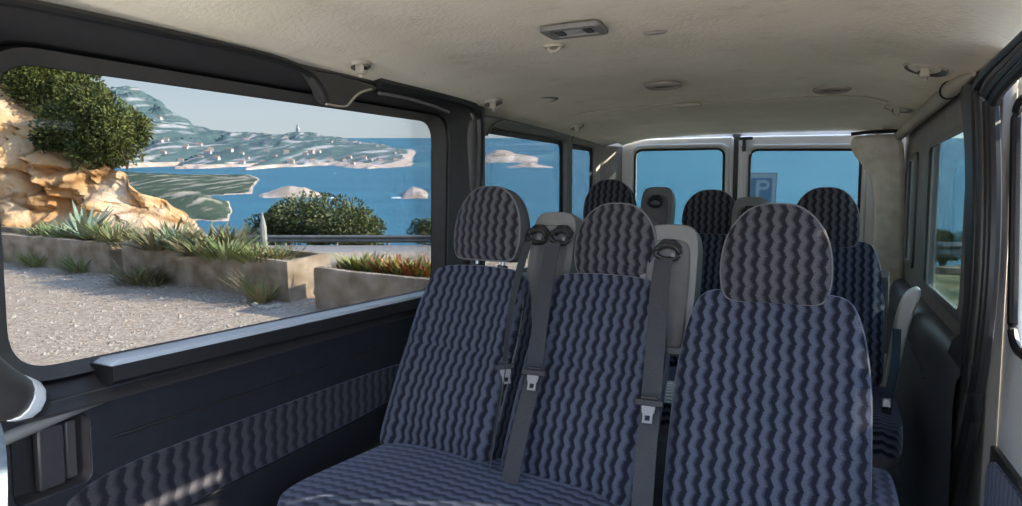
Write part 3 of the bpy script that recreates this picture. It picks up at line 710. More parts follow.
# guard rail following the road edge
M_galv = mat('galvanised_steel', (.16, .155, .14), .5, metal=.4, noise_s=2, col2=(.22, .21, .19))
M_post = mat('pale_post', (.36, .34, .3), .7)
gre = empty('guard_rail', (0, 0, 0), 'weathered grey roadside guard rail on pale posts beyond the road', 'guard rail'); gre.matrix_world = W
R2 = [-26+.65*i for i in range(66)]
mb = MB(); prof = [(0, .78), (-.05, .75), (-.08, .70), (-.02, .64), (.0, .60), (-.02, .56), (-.08, .50), (-.05, .45), (0, .42)]
mb.loft([[(r, road_f(r)+d, road_u(r)+z) for d, z in prof] for r in R2], M_galv, closed=False); o = mb.build('rail', gre); s = o.modifiers.new('s', 'SOLIDIFY'); s.thickness = .02
for i in range(-9, 7):
    r = -9.0+2.65*(i)
    if r > 16: continue
    mb = MB(); mb.box((r, road_f(r)+.10, road_u(r)+.25), (.14, .12, 1.0), M_post); mb.build('post', gre, bevel=.01)
mb = MB(); mb.loft([[(r, road_f(r)-.3, road_u(r)+.02), (r, road_f(r)-.3, road_u(r)+.17), (r, road_f(r)-.15, road_u(r)+.17), (r, road_f(r)-.15, road_u(r)+.02)] for r in R2], M_conc, caps=True); mb.build('kerb', gre)
for ch in gre.children: ch.matrix_parent_inverse = Matrix.Identity(4)

# parking sign
sg = empty('parking_sign', (0, 0, 0), 'blue parking sign with a white letter P seen through the right rear door', 'sign'); sg.matrix_world = T(*at(762, 186, 12))
M_sbl = mat('sign_blue', (.09, .16, .27), .4); M_sw = mat('sign_grey_white', (.30, .36, .43), .4)
panel('sign_board', rect(-.265, .235, -.36, .24, .03), [], .02, M_sw, 'y', 0, sg, bevel=.003)
panel('sign_edge', rect(-.28, .25, -.375, .255, .03), [rect(-.262, .232, -.357, .237, .03)], .03, mat('sign_edge', (.2, .24, .32), .4), 'y', 0, sg, bevel=.003)
panel('blue_field', rect(-.215, .165, -.33, .16, .04), [], .006, M_sbl, 'y', -.013, sg, bevel=.001)
bowl = [(.02+.10*math.cos(a), .035+.085*math.sin(a)) for a in [PI/2-PI*k/12 for k in range(13)]]
bh = [(.02+.045*math.cos(a), .035+.035*math.sin(a)) for a in [PI/2-PI*k/10 for k in range(11)]]
panel('letter', [(-.125, -.25), (-.125, .12)]+bowl+[(-.06, -.05), (-.06, -.25)], [[(-.06, 0), (-.06, .07)]+bh], .006, M_sw, 'y', -.018, sg, bevel=.0005)
mb = MB(); mb.tube([(0, .03, .2), (0, .03, -3.2)], .03, M_galv, 10); mb.build('sign_post', sg)

# planter troughs
def trough(front_r, front_l, wd, h, lab, u0=G):
    a = Vector(front_r); b = Vector(front_l); L_ = (b-a).length; d = (b-a).normalized(); nrm = Vector((-d.y, d.x))
    if nrm.y < 0: nrm = -nrm
    e = empty('planter_trough', (0, 0, 0), lab, 'planter', 'concrete planter troughs'); ang = math.atan2(d.y, d.x)
    e.matrix_world = T(a.x, a.y, u0, ang)
    s = 1 if (Matrix.Rotation(ang, 2) @ Vector((0, 1))).dot(nrm) > 0 else -1
    t = .07; y0, y1 = (0, wd) if s > 0 else (-wd, 0)
    mb = MB()
    def jit(x): return .012*noise.noise(Vector((x*2.1, h*9, a.x)))
    n = 24
    outer = [(0, y0), (L_, y0), (L_, y1), (0, y1)]; inn = [(t, y0+t), (L_-t, y0+t), (L_-t, y1-t), (t, y1-t)]
    def densify(q):
        o = []
        for i in range(4):
            p, r = q[i], q[(i+1) % 4]; k = n if i % 2 == 0 else 4
            for j in range(k): o.append((p[0]+(r[0]-p[0])*j/k, p[1]+(r[1]-p[1])*j/k))
        return o
    O, I = densify(outer), densify(inn)
    mb.loft([[(x, y, -.15) for x, y in O], [(x, y, h*.5) for x, y in O], [(x, y, h-.02+jit(x)) for x, y in O], [(x*.997+.003*L_/2, y*.97+.03*(y0+y1)/2, h+jit(x)) for x, y in O], [(x, y, h+jit(x)) for x, y in I], [(x, y, h-.14) for x, y in I]], M_conc)
    mb.build('trough_wall', e, smooth=True)
    mb = MB(); n0 = len(I); idx = [mb.add((x, y, h-.07+.02*noise.noise(Vector((x*5, y*5, 0))))) for x, y in I]; mb.face(idx, M_soil); mb.build('soil', e)
    return e
trough((-5.18, 8.5), (-13.5, 11.9), .6, .40, 'long concrete planter trough below the ochre cliff, farthest left')
trough((-2.375, 6.98), (-4.98, 8.45), .62, .445, 'concrete planter trough in the centre with a bright sunlit end')
trough((.9, 5.35), (-2.0, 6.66), .62, .44, 'low concrete planter trough with red tipped succulents')

# cliff
def fbm(p, o=5):
    return noise.fractal(Vector(p), 1.0, 2.0, o, noise_basis='PERLIN_ORIGINAL')
ct = [(-60, 20), (-20, 66), (0, 80), (18, 97), (35, 108), (60, 134), (80, 150), (110, 163), (130, 172), (150, 188), (170, 204), (188, 218), (200, 232)]
def cliff_h(px):
    for (a, b), (c, d) in zip(ct, ct[1:]):
        if a <= px <= c: return b+(d-b)*(px-a)/(c-a)
    return ct[0][1] if px < ct[0][0] else ct[-1][1]
mb = MB(); D0 = 15.0; cols = []
for i in range(190):
    r = -23 + (i/189)*(23-6.9); px = 511+670*r/D0; h = (137-cliff_h(px))/670*D0
    if px < -60: h += (-60-px)*.012
    col_ = []
    for k in range(90):
        s = k/89
        if s < .7:
            q = s/.7; f = 13.4 + 1.6*q + .25*math.sin(q*5+r); u = -2.3 + (h+2.3)*q
        else:
            q = (s-.7)/.3; f = 15.0 + 2.6*q; u = h - 3.2*q
        p = Vector((r, f, u)); w_ = min(1, s*4)
        dsp = fbm((r*.55, f*.55, u*.55+3), 6)*.75
        rid = abs(fbm((r*.9+7, f*.9, u*1.3-r*.5), 5)); blk = noise.cell(Vector((r*1.3+.6*dsp, f*.5, u*1.1+r*.5)))*.22
        f2 = f - (dsp*.9 + blk)*(1 if s < .7 else max(0, 1-(s-.7)*8)) + .55*(.35-rid)*(1 if s < .72 else 0)
        u2 = u + .12*fbm((r*1.2, f, 9.), 4)*(1 if s > .5 else .3)
        col_.append((r+.1*dsp, f2, u2))
    cols.append(col_)
mb.loft(cols, M_cliff, closed=False)
cl = mb.build('rock_cliff', mw=T(0, 0, 0)); tag(cl, 'sunlit ochre and cream rock cliff rising behind the planters', 'cliff')

# foliage
def leafmat(name, a, b, s=1.5):
    m = mat(name, a, .75, noise_s=s, col2=b, spec=.2, lo=.4, hi=.62); return m
ML_dark = leafmat('dark_olive_leaves', (.040, .055, .018), (.125, .135, .045))
ML_yel = leafmat('yellow_green_leaves', (.07, .085, .018), (.17, .18, .04))
ML_tree = leafmat('dusty_green_leaves', (.07, .09, .045), (.21, .22, .11), .8)
ML_agave = leafmat('blue_grey_succulent', (.24, .30, .20), (.38, .43, .30), 4)
ML_yucca = leafmat('fresh_green_blades', (.17, .24, .07), (.38, .43, .19), 4)
ML_dry = leafmat('straw_blades', (.22, .17, .08), (.40, .33, .17), 5)
ML_grass = leafmat('mixed_grass', (.13, .16, .06), (.33, .32, .15), 4)
ML_brown = leafmat('brown_dead_leaves', (.16, .115, .07), (.32, .24, .15), 4)
ML_red = leafmat('red_tipped_leaves', (.30, .07, .03), (.42, .20, .05), 12)
ML_sulf = leafmat('lime_succulent_leaves', (.20, .22, .05), (.40, .38, .12), 8)
ML_wood = mat('shrub_wood', (.10, .07, .05), .9)
def leaf(mb, p, d, n, L_, w_, m):
    s = d.cross(n).normalized()*w_
    i = [mb.add(p), mb.add(p+d*L_*.5+s), mb.add(p+d*L_), mb.add(p+d*L_*.5-s)]; mb.face(i, m)
def shrub(name, pos, rad, n, ls, m, lab, cat, grp=None, m2=None, seed=1, wood=True):
    """bush: lumpy crown of separate leaves with stems inside"""
    rnd = random.Random(seed); mb = MB(); rx, ry, rz = rad
    lob = [(Vector((rnd.uniform(-.5, .5)*rx, rnd.uniform(-.5, .5)*ry, rnd.uniform(-.35, .5)*rz)), rnd.uniform(.35, .62)) for _ in range(13)]
    for _ in range(n):
        c, k = lob[rnd.randrange(len(lob))]
        d = Vector((rnd.gauss(0, 1), rnd.gauss(0, 1), rnd.gauss(0, 1))).normalized()
        p = c + Vector((d.x*rx*k, d.y*ry*k, d.z*rz*k))*(1-.45*rnd.random()**2)
        dd_ = (d + Vector((rnd.uniform(-1, 1), rnd.uniform(-1, 1), rnd.uniform(-.6, 1.2)))*.8).normalized()
        nn = (d+Vector((rnd.uniform(-1, 1), rnd.uniform(-1, 1), rnd.uniform(-1, 1)))*.9).normalized()
        leaf(mb, p, dd_, nn, ls*rnd.uniform(.6, 1.4), ls*rnd.uniform(.2, .36), m2 if (m2 and rnd.random() < .3) else m)
    e = mb.build(name, smooth=False, mw=T(*pos)); tag(e, lab, cat, grp)
    if wood:
        w = MB()
        for _ in range(7):
            a = rnd.uniform(0, 6.28); w.tube([(0, 0, -rz*.95), (math.cos(a)*rx*.15, math.sin(a)*ry*.15, -rz*.4), (math.cos(a)*rx*.45, math.sin(a)*ry*.45, rz*.25)], [.05*rx, .035*rx, .012*rx], ML_wood, 6)
        o = w.build('stems', e); o.matrix_parent_inverse = Matrix.Identity(4); o.matrix_basis = Matrix.Identity(4)
    return e
SB = [(42, 84, 30, 22, ML_dark, 'dark bush at the very top left of the cliff'), (62, 82, 24, 18, ML_yel, 'yellow green bush on the cliff top against the sky'),
      (82, 100, 24, 26, ML_dark, 'olive bush leaning out from the middle of the cliff top'), (55, 108, 24, 24, ML_dark, 'dark bush spilling over the cliff face'),
      (104, 118, 24, 28, ML_dark, 'tall dark bush on the right shoulder of the cliff'), (84, 130, 22, 22, ML_dark, 'olive bush hanging halfway down the cliff'),
      (112, 145, 20, 22, ML_dark, 'low dark bush at the foot of the cliff top scrub'), (130, 135, 11, 28, ML_dark, 'thin dark bush at the right end of the cliff scrub'),
      (72, 140, 14, 16, ML_dark, 'small bush clinging to the cliff face under the larger bushes')]
for k, (px, py, rw, rh, m, lab) in enumerate(SB):
    f = 15.2 + (.8 if py < 110 else 0); p = at(px, py, f); s = f/670
    shrub('cliff_bush', p, (rw*s*1.25, 1.0, rh*s*1.3), 5200, .085, m, lab, 'bush', 'bushes on the cliff', m2=ML_yel if m is ML_dark else None, seed=k+3)
p = at(318, 224, 38); shrub('round_tree', p, (3.3, 2.4, 1.75), 11000, .2, ML_tree, 'wide round green tree behind the guard rail side of the planters', 'tree', m2=ML_yel, seed=40)
p = at(272, 227, 38.5); shrub('round_tree', p, (1.4, 1.3, 1.4), 4500, .19, ML_tree, 'smaller dark tree touching the left side of the wide round tree', 'tree', m2=ML_dark, seed=41)
p = at(358, 234, 39); shrub('round_tree', p, (1.7, 1.4, 1.1), 4500, .19, ML_tree, 'low bushy tree at the right foot of the wide round tree', 'tree', m2=ML_yel, seed=42)
p = at(424, 232, 40); shrub('round_tree', p, (.95, .8, .9), 2600, .16, ML_tree, 'small dark tree beside the left pillar past the rail', 'tree', m2=ML_dark, seed=43)
p = at(950, 248, 20); shrub('round_tree', p, (1.3, .8, .55), 4200, .11, ML_yel, 'yellow green bush above the rail in the right side window', 'bush', m2=ML_tree, seed=44)
p = at(1000, 250, 20); shrub('round_tree', p, (1.1, .8, .5), 2500, .11, ML_tree, 'dusty bush beyond the rail toward the side door', 'bush', m2=ML_yel, seed=45)
def blades(name, pos, n, L_, w_, mats, lab, cat, grp=None, seed=1, spread=1.0, base=.05, droop=.5, up=.5, seg=5, stiff=False):
    """rosette or tuft: every leaf a tapering curved blade"""
    rnd = random.Random(seed); mb = MB()
    for i in range(n):
        a = rnd.uniform(0, 2*PI); el = up + (1-up)*rnd.random()**1.2*1.1
        ln = L_*rnd.uniform(.55, 1.1); w0 = w_*rnd.uniform(.7, 1.2); m = rnd.choice(mats)
        d = Vector((math.cos(a)*spread, math.sin(a)*spread, el*1.3)).normalized(); p = Vector((math.cos(a), math.sin(a), 0))*base*rnd.random()
        side = Vector((-math.sin(a), math.cos(a), 0)); prev = None
        for k in range(seg+1):
            t = k/seg; ww = w0*(math.sin(PI*min(1, .25+t*.75))**.7 if t < 1 else .02)
            q = [mb.add(p+side*ww), mb.add(p-side*ww)]
            if prev: mb.face((prev[0], prev[1], q[1], q[0]), m)
            prev = q; p = p + d*(ln/seg); d = (d + Vector((0, 0, -droop/seg*(.3+t)))).normalized()
    o = mb.build(name, smooth=False, mw=T(*pos)); tag(o, lab, cat, grp); return o
def on(px, py, u): return gr(px, py, u)
blades('agave', on(80, 238, G+.36), 46, .62, .034, [ML_agave], 'spiky blue grey agave on the far planter against the cliff', 'plant', seed=1, droop=.15, up=.25)
blades('agave', on(92, 237, G+.36), 30, .40, .03, [ML_agave, ML_grass], 'second agave crowding the right side of the spiky one', 'plant', seed=2, droop=.2, up=.3)
blades('grass_clump', on(108, 241, G+.37), 150, .42, .009, [ML_grass, ML_yucca, ML_dry], 'dusty grass clump at the right end of the far planter', 'plant', seed=3, base=.25)
blades('grass_clump', on(126, 244, G+.36), 120, .34, .009, [ML_grass, ML_dry], 'dry grass filling the gap behind the two planters', 'plant', seed=4, base=.3)
blades('grass_clump', on(60, 236, G+.36), 100, .30, .01, [ML_grass, ML_yucca], 'low green clump at the left foot of the spiky agave', 'plant', seed=5, base=.25)
blades('grass_clump', on(36, 233, G+.36), 70, .22, .01, [ML_yucca, ML_grass], 'small green clump near the left frame edge on the far planter', 'plant', seed=6, base=.25)
blades('yucca', on(150, 250, G+.40), 110, .46, .016, [ML_brown, ML_dry, ML_grass], 'brown leaved yucca at the left end of the centre planter', 'plant', seed=7, droop=.3, up=.2, base=.12)
blades('yucca', on(176, 251, G+.40), 90, .42, .017, [ML_yucca, ML_agave], 'bright green yucca in the middle of the centre planter', 'plant', seed=8, droop=.3, up=.3, base=.1)
blades('yucca', on(168, 243, G+.42), 90, .46, .013, [ML_grass, ML_dry, ML_brown], 'tall dusty yucca at the back of the centre planter', 'plant', seed=9, droop=.25, up=.4, base=.2)
blades('yucca', on(205, 248, G+.42), 110, .44, .013, [ML_brown, ML_grass, ML_dry], 'shaggy brown green yucca behind the grass of the centre planter', 'plant', seed=10, droop=.25, up=.4, base=.2)
blades('yucca', on(228, 248, G+.42), 90, .42, .012, [ML_brown, ML_grass], 'shaggy dark yucca above the grassy end of the centre planter', 'plant', seed=18, droop=.25, up=.5, base=.15)
blades('yucca', on(190, 256, G+.40), 60, .34, .02, [ML_brown, ML_dry], 'withered curling yucca hanging over the centre planter rim', 'plant', seed=11, droop=.9, up=.1, base=.1)
blades('grass_clump', on(222, 257, G+.40), 220, .34, .009, [ML_yucca, ML_grass], 'lush green grass clump in the centre planter', 'plant', seed=12, base=.3)
blades('grass_clump', on(252, 259, G+.40), 200, .24, .009, [ML_yucca, ML_grass, ML_dry], 'low grass near the sunlit end of the centre planter', 'plant', seed=13, base=.32)
blades('grass_clump', on(275, 258, G+.41), 130, .18, .008, [ML_grass, ML_dry], 'short sparse grass in the last corner of the centre planter', 'plant', seed=14, base=.3)
blades('weed', on(130, 284, G), 170, .36, .010, [ML_grass, ML_dry, ML_brown], 'bushy weed on the gravel where the two planters meet', 'plant', seed=15, base=.22, droop=.8, up=.3)
blades('weed', on(147, 285, G), 110, .26, .010, [ML_grass, ML_brown], 'small dark weed right of the bushy weed', 'plant', seed=22, base=.2, droop=.8, up=.3)
blades('weed', on(72, 272, G), 110, .34, .011, [ML_grass, ML_yucca], 'green weed on the gravel before the far planter', 'plant', seed=16, base=.14, droop=.6, up=.4)
blades('weed', on(28, 266, G), 120, .34, .010, [ML_grass, ML_yucca], 'green weed against the far planter near the left edge', 'plant', seed=17, base=.16, droop=.6, up=.4)
blades('grass_tuft', on(256, 304, G), 170, .48, .005, [ML_dry, ML_dry, ML_grass, ML_yucca], 'tall straw coloured grass tuft before the centre planter', 'plant', seed=19, base=.10, droop=.35, up=.6)
for k, (px, py, mm, lab) in enumerate([(352, 271, [ML_sulf], 'lime green succulent at the left end of the low planter'), (366, 272, [ML_sulf, ML_grass], 'yellowish succulent second in the low planter'),
        (382, 274, [ML_red, ML_sulf], 'reddish succulent in the middle of the low planter'), (398, 276, [ML_red, ML_sulf], 'red tipped succulent right of the middle one in the low planter'),
        (412, 277, [ML_red, ML_red, ML_sulf], 'reddest succulent near the left pillar in the low planter'), (426, 278, [ML_red, ML_sulf], 'red and yellow succulent partly behind the left pillar')]):
    blades('succulent', on(px, py-2, G+.38), 75, .22, .013, mm, lab, 'plant', 'succulents in the low planter', seed=30+k, base=.14, droop=-.2, up=.45)
def rockmesh(name, pos, s, m, lab, cat, grp, seed, flat=.7):
    bm = bmesh.new(); bmesh.ops.create_icosphere(bm, subdivisions=3, radius=1)
    for v in bm.verts:
        n_ = noise.noise(v.co*1.3+Vector((seed, 0, 0)))*.35 + noise.noise(v.co*3+Vector((seed, 4, 0)))*.14
        v.co = Vector((v.co.x*s*(1+n_), v.co.y*s*(1+n_), v.co.z*s*flat*(1+n_)))
    me = bpy.data.meshes.new(name); bm.to_mesh(me); bm.free(); me.materials.append(m)
    o = bpy.data.objects.new(name, me); C.objects.link(o); o.matrix_world = T(*pos); tag(o, lab, cat, grp); return o
M_stone = mat('white_stone', (.44, .37, .28), .95, noise_s=8, col2=(.54, .47, .38), spec=.1); M_rub = mat('brown_rubble', (.2, .15, .11), .95, noise_s=9, col2=(.34, .28, .22), bump=.5, bs=20)
for k, (px, py, s) in enumerate([(248, 307, .035), (253, 309, .03), (259, 310, .04), (265, 309, .032), (271, 308, .035), (238, 303, .03)]):
    rockmesh('stone', on(px, py, G+.01), s, M_stone, 'small whitish stone lying at the foot of the straw grass tuft', 'stone', 'white stones by the grass tuft', k)
for k, (px, py, s, lab) in enumerate([(318, 290, .15, 'brown broken rock heaped between the planters, left of three'), (330, 288, .13, 'brown broken rock heaped between the planters, middle of three'), (342, 291, .10, 'brown broken rock heaped between the planters, right of three')]):
    rockmesh('rubble_rock', on(px, py, G+.05), s, M_rub, lab, 'rock', None, 20+k, .8)
mb = MB(); mb.tube([(0, 0, -.6), (0, 0, .05), (0, 0, .30)], [.07, .06, .01], M_post, 8); mk = mb.build('marker_post', mw=T(*at(261, 228, 12))); tag(mk, 'small pale pointed marker post behind the centre planter', 'post')
# loose gravel
rnd = random.Random(5); mb = MB()
for _ in range(2600):
    px = rnd.uniform(-10, 330); r_, f_, u_ = gr(px, 262+rnd.random()**1.3*100, G); s = rnd.uniform(.006, .02)*(1.6 if rnd.random() < .1 else 1)
    c = Vector((r_, f_, u_)); top = mb.add(c+Vector((0, 0, s*.7)))
    ring = [mb.add(c+Vector((math.cos(a)*s*rnd.uniform(.7, 1.2), math.sin(a)*s*rnd.uniform(.7, 1.2), 0))) for a in [i*2*PI/5 for i in range(5)]]
    for i in range(5): mb.face((ring[i], ring[(i+1) % 5], top), M_stone if rnd.random() < .5 else M_rub)
o = mb.build('loose_gravel', smooth=False, mw=W); tag(o, 'loose gravel chips scattered over the parking lot', 'gravel', kind='stuff')

# sea
SEA = -60.0
def seamat():
    m, N, L, B = newmat('sea_water'); tc = N.new('ShaderNodeTexCoord')
    mp = N.new('ShaderNodeMapping'); mp.inputs['Scale'].default_value = (.004, .016, 1); L.new(tc.outputs['Object'], mp.inputs[0])
    n = N.new('ShaderNodeTexNoise'); n.inputs['Scale'].default_value = 1; n.inputs['Detail'].default_value = 6; L.new(mp.outputs[0], n.inputs['Vector'])
    r = N.new('ShaderNodeValToRGB'); r.color_ramp.elements[0].position = .35; r.color_ramp.elements[0].color = (.032, .135, .19, 1)
    r.color_ramp.elements[1].position = .7; r.color_ramp.elements[1].color = (.048, .18, .24, 1); L.new(n.outputs['Fac'], r.inputs['Fac']); L.new(r.outputs[0], B.inputs['Base Color'])
    n2 = N.new('ShaderNodeTexNoise'); n2.inputs['Scale'].default_value = .12; n2.inputs['Detail'].default_value = 6; L.new(tc.outputs['Object'], n2.inputs['Vector'])
    b = N.new('ShaderNodeBump'); b.inputs['Strength'].default_value = .6; b.inputs['Distance'].default_value = 2.0; L.new(n2.outputs['Fac'], b.inputs['Height']); L.new(b.outputs['Normal'], B.inputs['Normal'])
    B.inputs['Roughness'].default_value = .45; B.inputs['Specular IOR Level'].default_value = .12
    return m
M_sea = seamat(); mb = MB(); n = 48
rings = [[(math.cos(i*2*PI/n)*R_, math.sin(i*2*PI/n)*R_+100, SEA) for i in range(n)] for R_ in (1, 300, 1500, 6000, 40000)]
mb.loft(rings, M_sea); sea = struct(mb.build('sea', mw=W, smooth=False))

# distant land as relief standing in the sea
def land(name, px0, px1, D, prof_top, m, lab, cat, depth=None, shore=None, mshore=None, rough=.2, n=160, k=40, base=SEA, grp=None, seed=0):
    """height field: ridge line given by measured crest points, sloping to the shore on both sides"""
    def top(px):
        for (a, b), (c, d) in zip(prof_top, prof_top[1:]):
            if a <= px <= c: return b+(d-b)*(px-a)/(c-a)
        return prof_top[0][1] if px < prof_top[0][0] else prof_top[-1][1]
    Dn, Df = D; Dc = Dn+(Df-Dn)*.62; mb = MB(); rows = []
    for j in range(k):
        t = j/(k-1); f = Dn+(Df-Dn)*t; row = []
        for i in range(n):
            px = px0+(px1-px0)*i/(n-1); h = max(.5, (137-top(px))/670*Dc-base)
            r = (px-511)/670*f
            g_ = math.sin(PI*min(1, t/.62)/2)**.85 if t < .62 else math.cos(PI/2*(t-.62)/.38)
            endf = min(1, (i/(n-1))*12, (1-i/(n-1))*12)
            nz = fbm((r/Dn*9+seed, f/Dn*9, 0), 6)
            z = base + h*g_*(1+rough*nz*(1 if t < .6 or 1 else 0)) + h*rough*1.2*abs(nz)*g_*.4 - 2*(1-endf)
            if t == 0 or t == 1: z = base-3
            row.append((r, f + (Df-Dn)*.10*fbm((r/Dn*12+seed, 5, 0), 4)*(1-t), z))
        rows.append(row)
    ids = [[mb.add(p) for p in r] for r in rows]
    for j in range(k-1):
        for i in range(n-1):
            zc = (rows[j][i][2]+rows[j+1][i+1][2])/2
            mm = mshore if (mshore and zc < base+(shore or 0)*(1+.8*noise.noise(Vector((rows[j][i][0]*.02, seed, 0))))) else m
            mb.face((ids[j][i], ids[j][i+1], ids[j+1][i+1], ids[j+1][i]), mm)
    o = mb.build(name, mw=W, smooth=True); tag(o, lab, cat, grp); return o
hl = land('headland', 20, 436, (1350, 3400), [(20, 112), (90, 108), (105, 101), (125, 97), (137, 98), (150, 105), (165, 111), (180, 117), (195, 126), (210, 131), (235, 134.5), (275, 136), (300, 134.5), (315, 135.5), (345, 140), (380, 145), (400, 149), (420, 153), (436, 160)], M_hill, 'hazy mountain headland with rocky peak across the bay', 'headland', shore=6, mshore=M_islet, n=300, k=90, seed=2)
land('coast_spit', 90, 262, (700, 1100), [(90, 172), (175, 174.5), (200, 176), (225, 177), (262, 178.5)], M_spit, 'low green spit with a beige shore beyond the cliff', 'coast', shore=.45, mshore=M_islet, n=120, seed=5)
land('coast_spit', 120, 238, (480, 640), [(120, 190), (170, 192), (200, 193), (220, 200), (238, 212)], M_spit, 'nearer dark green spit right behind the cliff edge', 'coast', shore=.6, mshore=M_islet, n=90, seed=9)
land('rock_islet', 258, 324, (668, 718), [(258, 193), (268, 192), (280, 188), (290, 186), (305, 186.5), (314, 190), (324, 194)], M_islet, 'pink rock islet off the tip of the green spit', 'islet', n=80, rough=.3, seed=12)
land('rock_islet', 401, 428, (655, 740), [(401, 194), (406, 190.5), (413, 188), (420, 188.5), (428, 192)], M_islet, 'small pale rock islet close to the left pillar', 'islet', n=50, rough=.3, seed=15)
land('rock_islet', 479, 538, (1610, 1700), [(479, 158), (488, 155), (496, 152), (506, 152.5), (515, 155), (538, 157)], M_islet, 'low rocky island seen in the rear left window, upper one', 'islet', n=60, rough=.3, seed=18)
land('rock_islet', 503, 556, (1340, 1400), [(503, 167), (512, 165.5), (522, 162.5), (530, 161.5), (538, 164), (556, 167)], M_islet, 'low rocky island seen in the rear left window, lower one', 'islet', n=60, rough=.3, seed=21)
# pale houses of the coastal villages
M_house = mat('pale_house_walls', (.55, .5, .46), .9); M_rooft = mat('terracotta_roofs', (.42, .25, .18), .9)
rnd = random.Random(11)
def house2(x, y, z, s):
    e = empty('house', (0, 0, 0), 'tiny pale house with a tiled roof on the far shore', 'house', 'village houses across the bay'); e.matrix_world = T(x, y, z, rnd.uniform(-.4, .4))
    mb = MB(); mb.box((0, 0, 0), (s*1.6, s, s*.8), M_house); mb.build('wall', e, smooth=False)
    mb = MB(); a = [mb.add(q) for q in ((-s*.85, -s*.55, s*.4), (s*.85, -s*.55, s*.4), (s*.85, s*.55, s*.4), (-s*.85, s*.55, s*.4), (-s*.6, 0, s*.75), (s*.6, 0, s*.75))]
    for q in ((0, 1, 5, 4), (2, 3, 4, 5), (1, 2, 5), (3, 0, 4), (3, 2, 1, 0)): mb.face([a[i] for i in q], M_rooft)
    mb.build('roof', e, smooth=False)
from mathutils.bvhtree import BVHTree
bv = BVHTree.FromPolygons([v.co for v in hl.data.vertices], [tuple(p.vertices) for p in hl.data.polygons])
cnt = 0; spots_h = []
while cnt < 48 and len(spots_h) < 4000:
    f = rnd.uniform(1380, 1650) if rnd.random() < .85 else rnd.uniform(1650, 2300); px = rnd.uniform(165, 205) if rnd.random() < .25 else rnd.uniform(205, 425); r_ = (px-511)/670*f
    hit = bv.ray_cast(Vector((r_, f, 500)), Vector((0, 0, -1)))[0]; spots_h.append(0)
    if hit is None or hit.z < SEA+4: continue
    if any(q and (Vector(q)-Vector((r_, f))).length < 28 for q in spots_h): continue
    spots_h[-1] = (r_, f); s_ = rnd.uniform(5, 9)
    e = house2(r_, f, hit.z+s_*.38, s_); cnt += 1
mb = MB(); mb.box((0, 0, 0), (10, 10, 28), M_house); mb.box((0, 0, 18), (6, 6, 12), M_house); tw = mb.build('hill_tower', mw=T(*at(301, 132, 2450))); tag(tw, 'distant tower on the ridge of the far headland', 'tower')
M_foam = mat('white_foam', (.75, .8, .82), .8)
for px, py, s, lab in ((334, 197, 1.0, 'white boat wake on the sea right of the pink islet'), (396, 197, .8, 'white foam line left of the small pale islet'), (336, 172.5, .5, 'small white boat far out on the bay')):
    r_, f_, u_ = gr(px, py, SEA); mb = MB(); n = 16
    idx = [[mb.add((math.cos(a)*rr*7*s, math.sin(a)*rr*7*s, z)) for a in [i*2*PI/n for i in range(n)]] for rr, z in ((1, .05), (.6, .5), (.05, .8))]
    for j in range(2):
        for i in range(n): mb.face((idx[j][i], idx[j][(i+1) % n], idx[j+1][(i+1) % n], idx[j+1][i]), M_foam)
    o = mb.build('boat_wake' if s > .5 else 'boat', mw=T(r_, f_, u_)); tag(o, lab, 'foam' if s > .5 else 'boat')

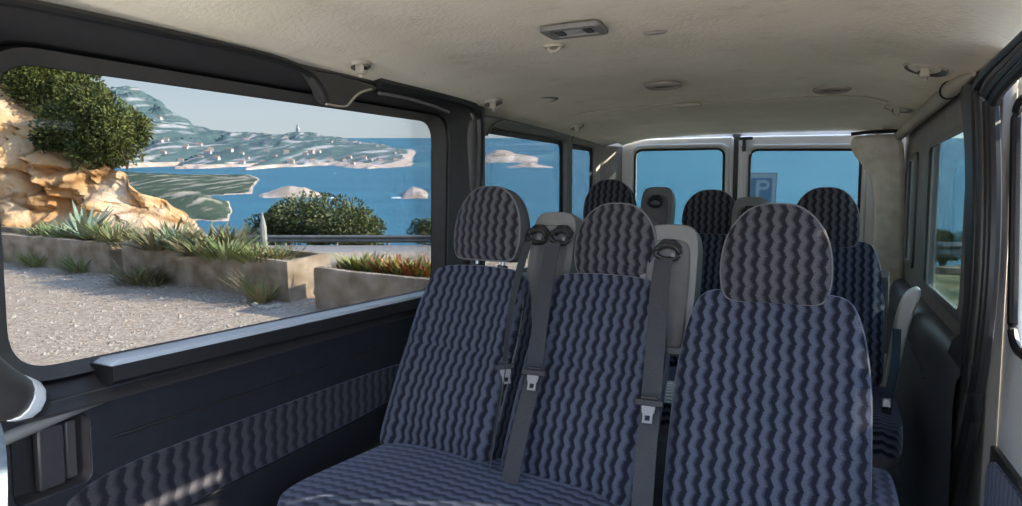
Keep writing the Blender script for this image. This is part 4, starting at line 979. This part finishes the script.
# ------------------------------------------------------------------ light
sd = Vector((.86, .42, .52)).normalized()          # towards the sun, van frame
L_ = bpy.data.lights.new('sun', 'SUN'); L_.energy = 8.5; L_.angle = .009; L_.color = (1, .90, .74)
o = bpy.data.objects.new('sun', L_); C.objects.link(o); o.rotation_euler = sd.to_track_quat('Z', 'Y').to_euler()
w = bpy.data.worlds.new('sky'); bpy.context.scene.world = w; w.use_nodes = True; N = w.node_tree.nodes; L = w.node_tree.links
tc = N.new('ShaderNodeTexCoord'); dt_ = N.new('ShaderNodeVectorMath'); dt_.operation = 'DOT_PRODUCT'; dt_.inputs[1].default_value = Uw
L.new(tc.outputs['Generated'], dt_.inputs[0])
rp = N.new('ShaderNodeValToRGB'); L.new(dt_.outputs['Value'], rp.inputs['Fac']); e = rp.color_ramp.elements
e[0].position = 0; e[0].color = (.80, .88, .92, 1); e[1].position = 1; e[1].color = (.30, .50, .95, 1)
for p_, c_ in ((.03, (.80, .90, .97)), (.10, (.66, .80, .95)), (.35, (.44, .60, .92))): k = e.new(p_); k.color = (*c_, 1)
ds = N.new('ShaderNodeVectorMath'); ds.operation = 'DOT_PRODUCT'; ds.inputs[1].default_value = sd; L.new(tc.outputs['Generated'], ds.inputs[0])
mr = N.new('ShaderNodeMapRange'); mr.inputs[1].default_value = .0; mr.inputs[2].default_value = 1; mr.inputs[3].default_value = 1; mr.inputs[4].default_value = 3.0; mr.interpolation_type = 'SMOOTHSTEP'
L.new(ds.outputs['Value'], mr.inputs[0])
bg = N['Background']; L.new(rp.outputs[0], bg.inputs[0])
ml = N.new('ShaderNodeMath'); ml.operation = 'MULTIPLY'; ml.inputs[1].default_value = 1.0; L.new(mr.outputs[0], ml.inputs[0]); L.new(ml.outputs[0], bg.inputs[1])

L2 = bpy.data.lights.new('cab_fill', 'POINT'); L2.energy = 12; L2.shadow_soft_size = .25; L2.color = (1, .93, .82)  # unseen fill light added in the cab to brighten the interior
o = bpy.data.objects.new('cab_fill', L2); C.objects.link(o); o.location = (-1.0, -.45, -.40)
sc = bpy.context.scene
sc.view_settings.view_transform = 'Standard'; sc.view_settings.look = 'None'; sc.view_settings.gamma = 1; sc.view_settings.use_curve_mapping = False
sc.view_settings.exposure = 1.9
sc.cycles.max_bounces = 10; sc.cycles.diffuse_bounces = 6; sc.cycles.transparent_max_bounces = 12; sc.cycles.use_denoising = True
sc.cycles.sample_clamp_indirect = 8
cam = bpy.data.cameras.new('camera'); co = bpy.data.objects.new('camera', cam); C.objects.link(co)
cam.sensor_width = 36; cam.lens = f_px/1022*36; cam.clip_start = .02; cam.clip_end = 100000
m3 = Matrix((Rv, Uv, -Fv)).transposed(); co.matrix_world = m3.to_4x4(); sc.camera = co
